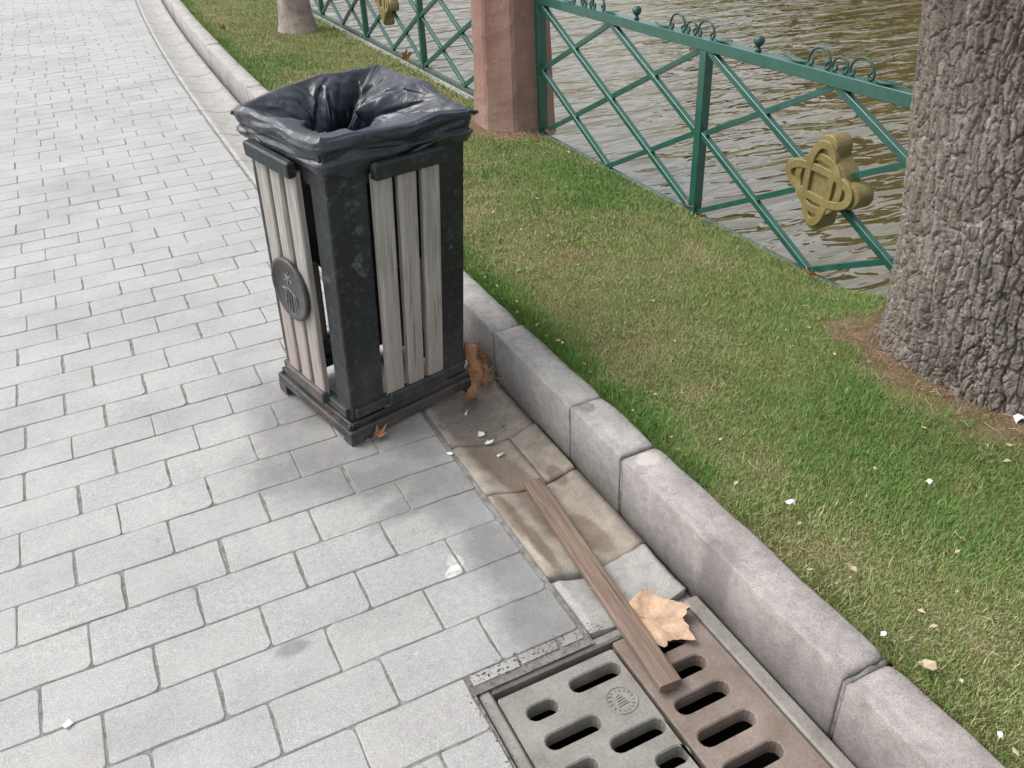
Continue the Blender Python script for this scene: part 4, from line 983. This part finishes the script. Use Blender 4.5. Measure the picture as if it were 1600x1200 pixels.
m.loft(rings); m.build('trunk', MT['bark2'], te2, True)
for da in (.3, 2.4, 4.6):
    m = MB(); m.tube([(.12, 0, 3.7), (.12+.4*math.cos(da), .4*math.sin(da), 4.4), (.12+1.1*math.cos(da), 1.1*math.sin(da), 5.6)], .06, 8, rad=[.085, .06, .015]); m.build('limb', MT['bark2'], te2, True)

# ------------------------------------------------------------------ fallen leaves and litter
def leaf_mesh(seed, size, curl=.4, lobes=5, m=None, fold=0., narrow=1.):
    r = random.Random(seed); n = 72; out = []
    tips = {1: [(0, 1.), (40, .62), (90, .42), (140, .40), (180, .55)], 3: [(0, 1.), (18, .62), (30, .50), (58, .88), (80, .46), (125, .42), (180, .30)],
            4: [(0, 1.), (13, .84), (27, .70), (50, .95), (66, .76), (84, .62), (108, .76), (130, .58), (160, .45), (180, .32)],
            5: [(0, 1.), (9, .74), (15, .78), (27, .46), (46, .84), (55, .92), (63, .70), (80, .44), (103, .72), (112, .66), (128, .42), (160, .36), (180, .16)]}[lobes]
    tx = [q[0] for q in tips]; ty = [q[1]*r.uniform(.9, 1.08) for q in tips]; ty2 = [q*r.uniform(.88, 1.1) for q in ty]
    for k in range(n):
        a = -180+360*k/n; w = float(np.interp(abs(a), tx, ty if a > 0 else ty2))*(1+.05*mn.noise(Vector((a*.2, seed, 0)))+(.035 if k % 2 else -.02))
        out.append((w*math.cos(R_(a)), w*math.sin(R_(a))*narrow))
    v = []; f = []; K = 6
    for j in range(K+1):
        s = j/K
        for x, y in out:
            X, Y = x*s*size/2, y*s*size/2; rr = math.hypot(X, Y)
            q = Vector((X*22, Y*22, seed)); z = curl*rr*rr/size*2.2+.10*size*mn.noise(q)*s+.05*size*mn.noise(q*2.5)*s+fold*abs(Y)
            v.append((X, Y, z))
    for j in range(K):
        for k in range(n): f.append((j*n+k, j*n+(k+1) % n, (j+1)*n+(k+1) % n, (j+1)*n+k))
    q = MB(); q.add(v, f); return q
def leaf(label, loc, size, rot, seed, m, curl=.4, lobes=5, fold=0., narrow=1., group=None, stem=True):
    e = empty('fallen_leaf', loc, rot); q = leaf_mesh(seed, size, curl, lobes, None, fold, narrow); q.build('blade', m, e, True)
    if stem:
        s = MB(); s.tube([(-.0*size, 0, .001), (-.3*size, .0, .004), (-.62*size, .04*size, .012)], .0012, 5); s.build('stalk', MT['leaf'], e)
    tag(e, label, 'leaf', 'fallen brown leaves'); return e
def curled(label, pts, width, seed, m, side):
    """a dry leaf rolled lengthwise along pts"""
    e = empty('fallen_leaf', pts[0]); P = [Vector(p)-Vector(pts[0]) for p in pts]; nv_, nu = 26, 15; v = []; f = []
    wd = [.06, .95, .42, 1.15, .50, 1.0, .08]
    for j in range(nv_):
        t = j/(nv_-1); q = t*(len(P)-1); k = min(int(q), len(P)-2); c = P[k].lerp(P[k+1], q-k); d = (P[k+1]-P[k]).normalized()
        sd = Vector(side); sd = (sd-d*sd.dot(d)).normalized(); n = d.cross(sd)
        w = width*float(np.interp(t*6, range(7), wd))*(1+.12*mn.noise(Vector((t*9, seed, 0))))
        for i in range(nu):
            u = i/(nu-1)*2-1; a_ = u*(1.25+.5*math.sin(t*5+seed)); wu = w*(1+.35*mn.noise(Vector((t*22, u*2, seed))) if abs(u) > .75 else w/w)
            p = c+sd*(math.sin(a_)*wu*.5)+n*((1-math.cos(a_))*w*.42)+n*(.26*w*mn.noise(Vector((t*9, u*3, seed))))
            p += d*(.012*mn.noise(Vector((u*4, seed, t*3)))*abs(u)*2)
            v.append(p)
    for j in range(nv_-1):
        for i in range(nu-1): f.append((j*nu+i, j*nu+i+1, (j+1)*nu+i+1, (j+1)*nu+i))
    q = MB(); q.add(v, f); q.build('blade', m, e, True); tag(e, label, 'leaf', 'fallen brown leaves')
curled('big curled brown leaf standing between the bin foot and the kerb', [(.815, 2.085, .012), (.842, 2.115, .016), (.868, 2.14, .035), (.878, 2.165, .075), (.874, 2.185, .115), (.868, 2.20, .142)], .062, 3, MT['leaf'], (1, -.45, .2))
curled('narrow torn piece of brown leaf by the kerb behind the curled one', [(.90, 2.14, .004), (.925, 2.18, .02), (.935, 2.21, .05), (.925, 2.235, .09)], .035, 8, MT['leaf'], (.8, -.6, 0))
leaf('crumpled brown leaf on the pavers by the front foot of the bin', (.50, 2.035, .012), .075, (R_(16), R_(8), R_(35)), 4, MT['leaf'], .9, 3, .45, .75)
leaf('pale peach leaf lying flat against the board on the drain grate', (.808, 1.092, -.004), .235, (R_(5), R_(-2), R_(-62)), 5, MT['leafpale'], .10, 4, .16, .78)
leaf('orange leaf caught on the bottom rail of the fence', (2.13, 2.02, .135), .085, (R_(50), R_(10), R_(120)), 6, MT['leafred'], .7, 3, .3, .8)
leaf('orange leaf lying in the grass near the thick tree', (1.80, 1.61, .155), .055, (R_(12), 0, R_(-40)), 7, MT['leafred'], .5, 1, .3, .55)
leaf('tan leaf at the foot of the middle fence post', (2.16, 2.80, .135), .07, (R_(65), 0, R_(80)), 8, MT['leaf'], .8, 3, .4, .7)
leaf('tan leaf just right of the leaf at the middle fence post', (2.14, 2.655, .135), .06, (R_(40), R_(12), R_(150)), 9, MT['leaf'], .8, 3, .4, .7)
leaf('dry leaf at the foot of the green end post beside the pillar', (2.15, 4.03, .15), .085, (R_(75), 0, R_(60)), 10, MT['leaf'], .8, 3, .4, .6)
leaf('brown leaf under the far fence post left of the pillar', (2.13, 6.15, .15), .14, (R_(50), 0, R_(40)), 11, MT['leaf'], .8, 5, .4, .8)
leaf('brown leaf on bare grass behind the kerb far up the path', (1.24, 8.2, .16), .14, (R_(20), 0, R_(140)), 12, MT['leaf'], .8, 5, .4, .8)
def scrap(name, label, cat, loc, size, seed, m, group='white litter scraps', rot=None):
    r = random.Random(seed); n = 9; v = []
    pts = [(size*.5*math.cos(2*math.pi*k/n)*r.uniform(.35, 1.25), size*.36*math.sin(2*math.pi*k/n)*r.uniform(.35, 1.25)) for k in range(n)]
    top = [(x, y, .0035+.25*size*r.uniform(0, 1.1)) for x, y in pts]; bot = [(x, y, z-.0018) for x, y, z in top]
    q = MB(); q.loft([bot, top]); o = q.build(name, m); o.location = loc; o.rotation_euler = rot or (r.uniform(-.15, .15), r.uniform(-.15, .15), r.uniform(0, 6.3)); tag(o, label, cat, group)
    return o
def butt(label, loc, rz, L=.026):
    e = empty('cigarette_butt', loc, (0, R_(90), rz)); q = MB(); q.lathe([(.0032, -L/2), (.0039, -L/2+.001), (.0039, L*.1)], 10); q.build('paper_end', MT['paper'], e, True)
    q = MB(); q.lathe([(.0039, L*.1+.0002), (.0039, L/2-.001), (.0033, L/2)], 10); q.build('filter_end', MT['straw'], e, True); tag(e, label, 'cigarette butt', 'cigarette butts')
gz = lambda x: gprof((x-GX-.004)/.288)
butt('cigarette butt in the gutter nearest the curled leaf', (.80, 2.066, gz(.80)+.006), .9)
butt('cigarette butt lying in the seam of the gutter stones, lowest of the white bits', (.80, 1.818, gz(.80)+.006), .2)
scrap('paper_scrap', 'thin white scrap in a paver joint at the lower left of the path', 'paper', (-.379, 1.412, .001), .03, 14, MT['paper'], rot=(0, 0, .75))
scrap('paper_scrap', 'crumpled white paper bit in the gutter between two butts', 'paper', (.79, 1.935, gz(.79)+.004), .032, 1, MT['paper'])
scrap('paper_scrap', 'flat white paper bit touching the crumpled one in the gutter', 'paper', (.792, 1.885, gz(.79)+.004), .03, 2, MT['paper'])
scrap('paper_scrap', 'tiny white bit at the paver edge beside the first gutter seam', 'paper', (.66, 1.86, .002), .02, 3, MT['paper'])
scrap('paper_scrap', 'white chip in the grass behind the cracked kerb joint', 'paper', (1.195, 1.09, .172), .03, 4, MT['paper'], rot=(.2, .1, .6))
scrap('paper_scrap', 'pale straw coloured scrap in the grass just behind the long pinkish kerb stone', 'paper', (1.172, .872, .168), .026, 5, MT['straw'])
scrap('paper_scrap', 'white scrap on bare soil at the foot of the thick tree', 'paper', (1.80, 1.42, .172), .036, 6, MT['paper'])
scrap('paper_scrap', 'small white scrap wedged behind the kerb by its lowest joint', 'paper', (1.094, .712, .168), .02, 7, MT['paper'])
scrap('wood_chip', 'pale wood chip lying along the back edge of the kerb', 'wood chip', (1.102, .622, .17), .045, 8, MT['straw'], rot=(.1, .1, 2.2))
scrap('paper_scrap', 'tiny white scrap behind the kerb at the bottom right corner', 'paper', (1.096, .46, .17), .02, 9, MT['paper'])
scrap('paper_scrap', 'little white fleck in the lush grass halfway to the tree', 'paper', (1.53, .99, .17), .02, 10, MT['paper'])
# paper cup on its side at the right edge
ce = empty('paper_cup', (1.90, 1.05, .19), (R_(80), 0, R_(-30))); q = MB(); q.lathe([(.013, 0), (.014, .001), (.017, .034), (.018, .0355), (.0168, .035), (.0132, .003)], 24); q.build('cup_wall', MT['paper'], ce, True); tag(ce, 'white paper cup lying on the soil at the foot of the thick tree', 'cup')
# loose straw and dead stems on the lawn: uncountable
r = np.random.default_rng(3); st = MB()
for k in range(300):
    x, y = r.uniform(1.1, 2.1), r.uniform(.4, 5.5); z = float(lawn_z(np.array([x]), np.array([y]))[0])+.014; a = r.uniform(0, 6.3); L = r.uniform(.008, .032)
    st.tube([(x, y, z), (x+L*.5*math.cos(a), y+L*.5*math.sin(a), z+.004), (x+L*math.cos(a+.3), y+L*math.sin(a+.3), z-.001)], .0005+.0004*r.random(), 4)
for k in range(260):
    z_ = k % 3
    x, y = (r.normal(2.0, .09), r.normal(4.15, .2)) if z_ == 0 else (r.normal(1.9, .08), r.normal(1.3, .22)) if z_ == 1 else (r.normal(.93, .02), r.normal(2.22, .06))
    z = (float(lawn_z(np.array([x]), np.array([y]))[0])+.006) if z_ < 2 else .0+.02*r.random(); a = r.uniform(0, 6.3); L = r.uniform(.012, .05)
    st.tube([(x, y, z), (x+L*.5*math.cos(a), y+L*.5*math.sin(a), z+.01*r.random()), (x+L*math.cos(a+.3), y+L*math.sin(a+.3), z+(.0 if z_ < 2 else .03*r.random()))], .0007, 4)
for k in range(260):
    y = r.uniform(.4, 6); x = r.uniform(1.09, 2.12) if k % 3 else 1.085+abs(r.normal(0, .02)); z = float(lawn_z(np.array([x]), np.array([y]))[0])+r.uniform(.008, .018); s_ = r.uniform(.003, .011); a = r.uniform(0, 6.3)
    p = [(x+s_*math.cos(a+q)*w_, y+s_*math.sin(a+q)*w_, z+r.uniform(-.002, .004)) for q, w_ in ((0, 1), (1.4, .5), (3.1, .9), (4.6, .45))]; st.add(p, [(0, 1, 2, 3)])
tag(st.build('dead_stems', MT['straw']), kind='stuff')
# crumbs of dirt and dead leaf in the joints round the grate corner
cr = MB()
for k in range(420):
    if k < 260:
        t_ = r.random(); x, y = (.40+.32*t_+r.normal(0, .012), 1.118+r.normal(0, .012)) if k < 190 else (.382+r.normal(0, .008), 1.1-.35*t_)
        z = .001
    else: x = r.uniform(.68, .95); y = r.uniform(1.9, 2.2); z = gz(x)+.001
    s = r.uniform(.0008, .0034); a = r.uniform(0, 6.3)
    p = [(x+s*math.cos(a+q), y+s*math.sin(a+q)*.7, z) for q in (0, 2.1, 4.2)]; cr.add(p+[(x, y, z+s*.8)], [(0, 1, 3), (1, 2, 3), (2, 0, 3)])
tag(cr.build('dirt_crumbs', MT['twig']), kind='stuff')
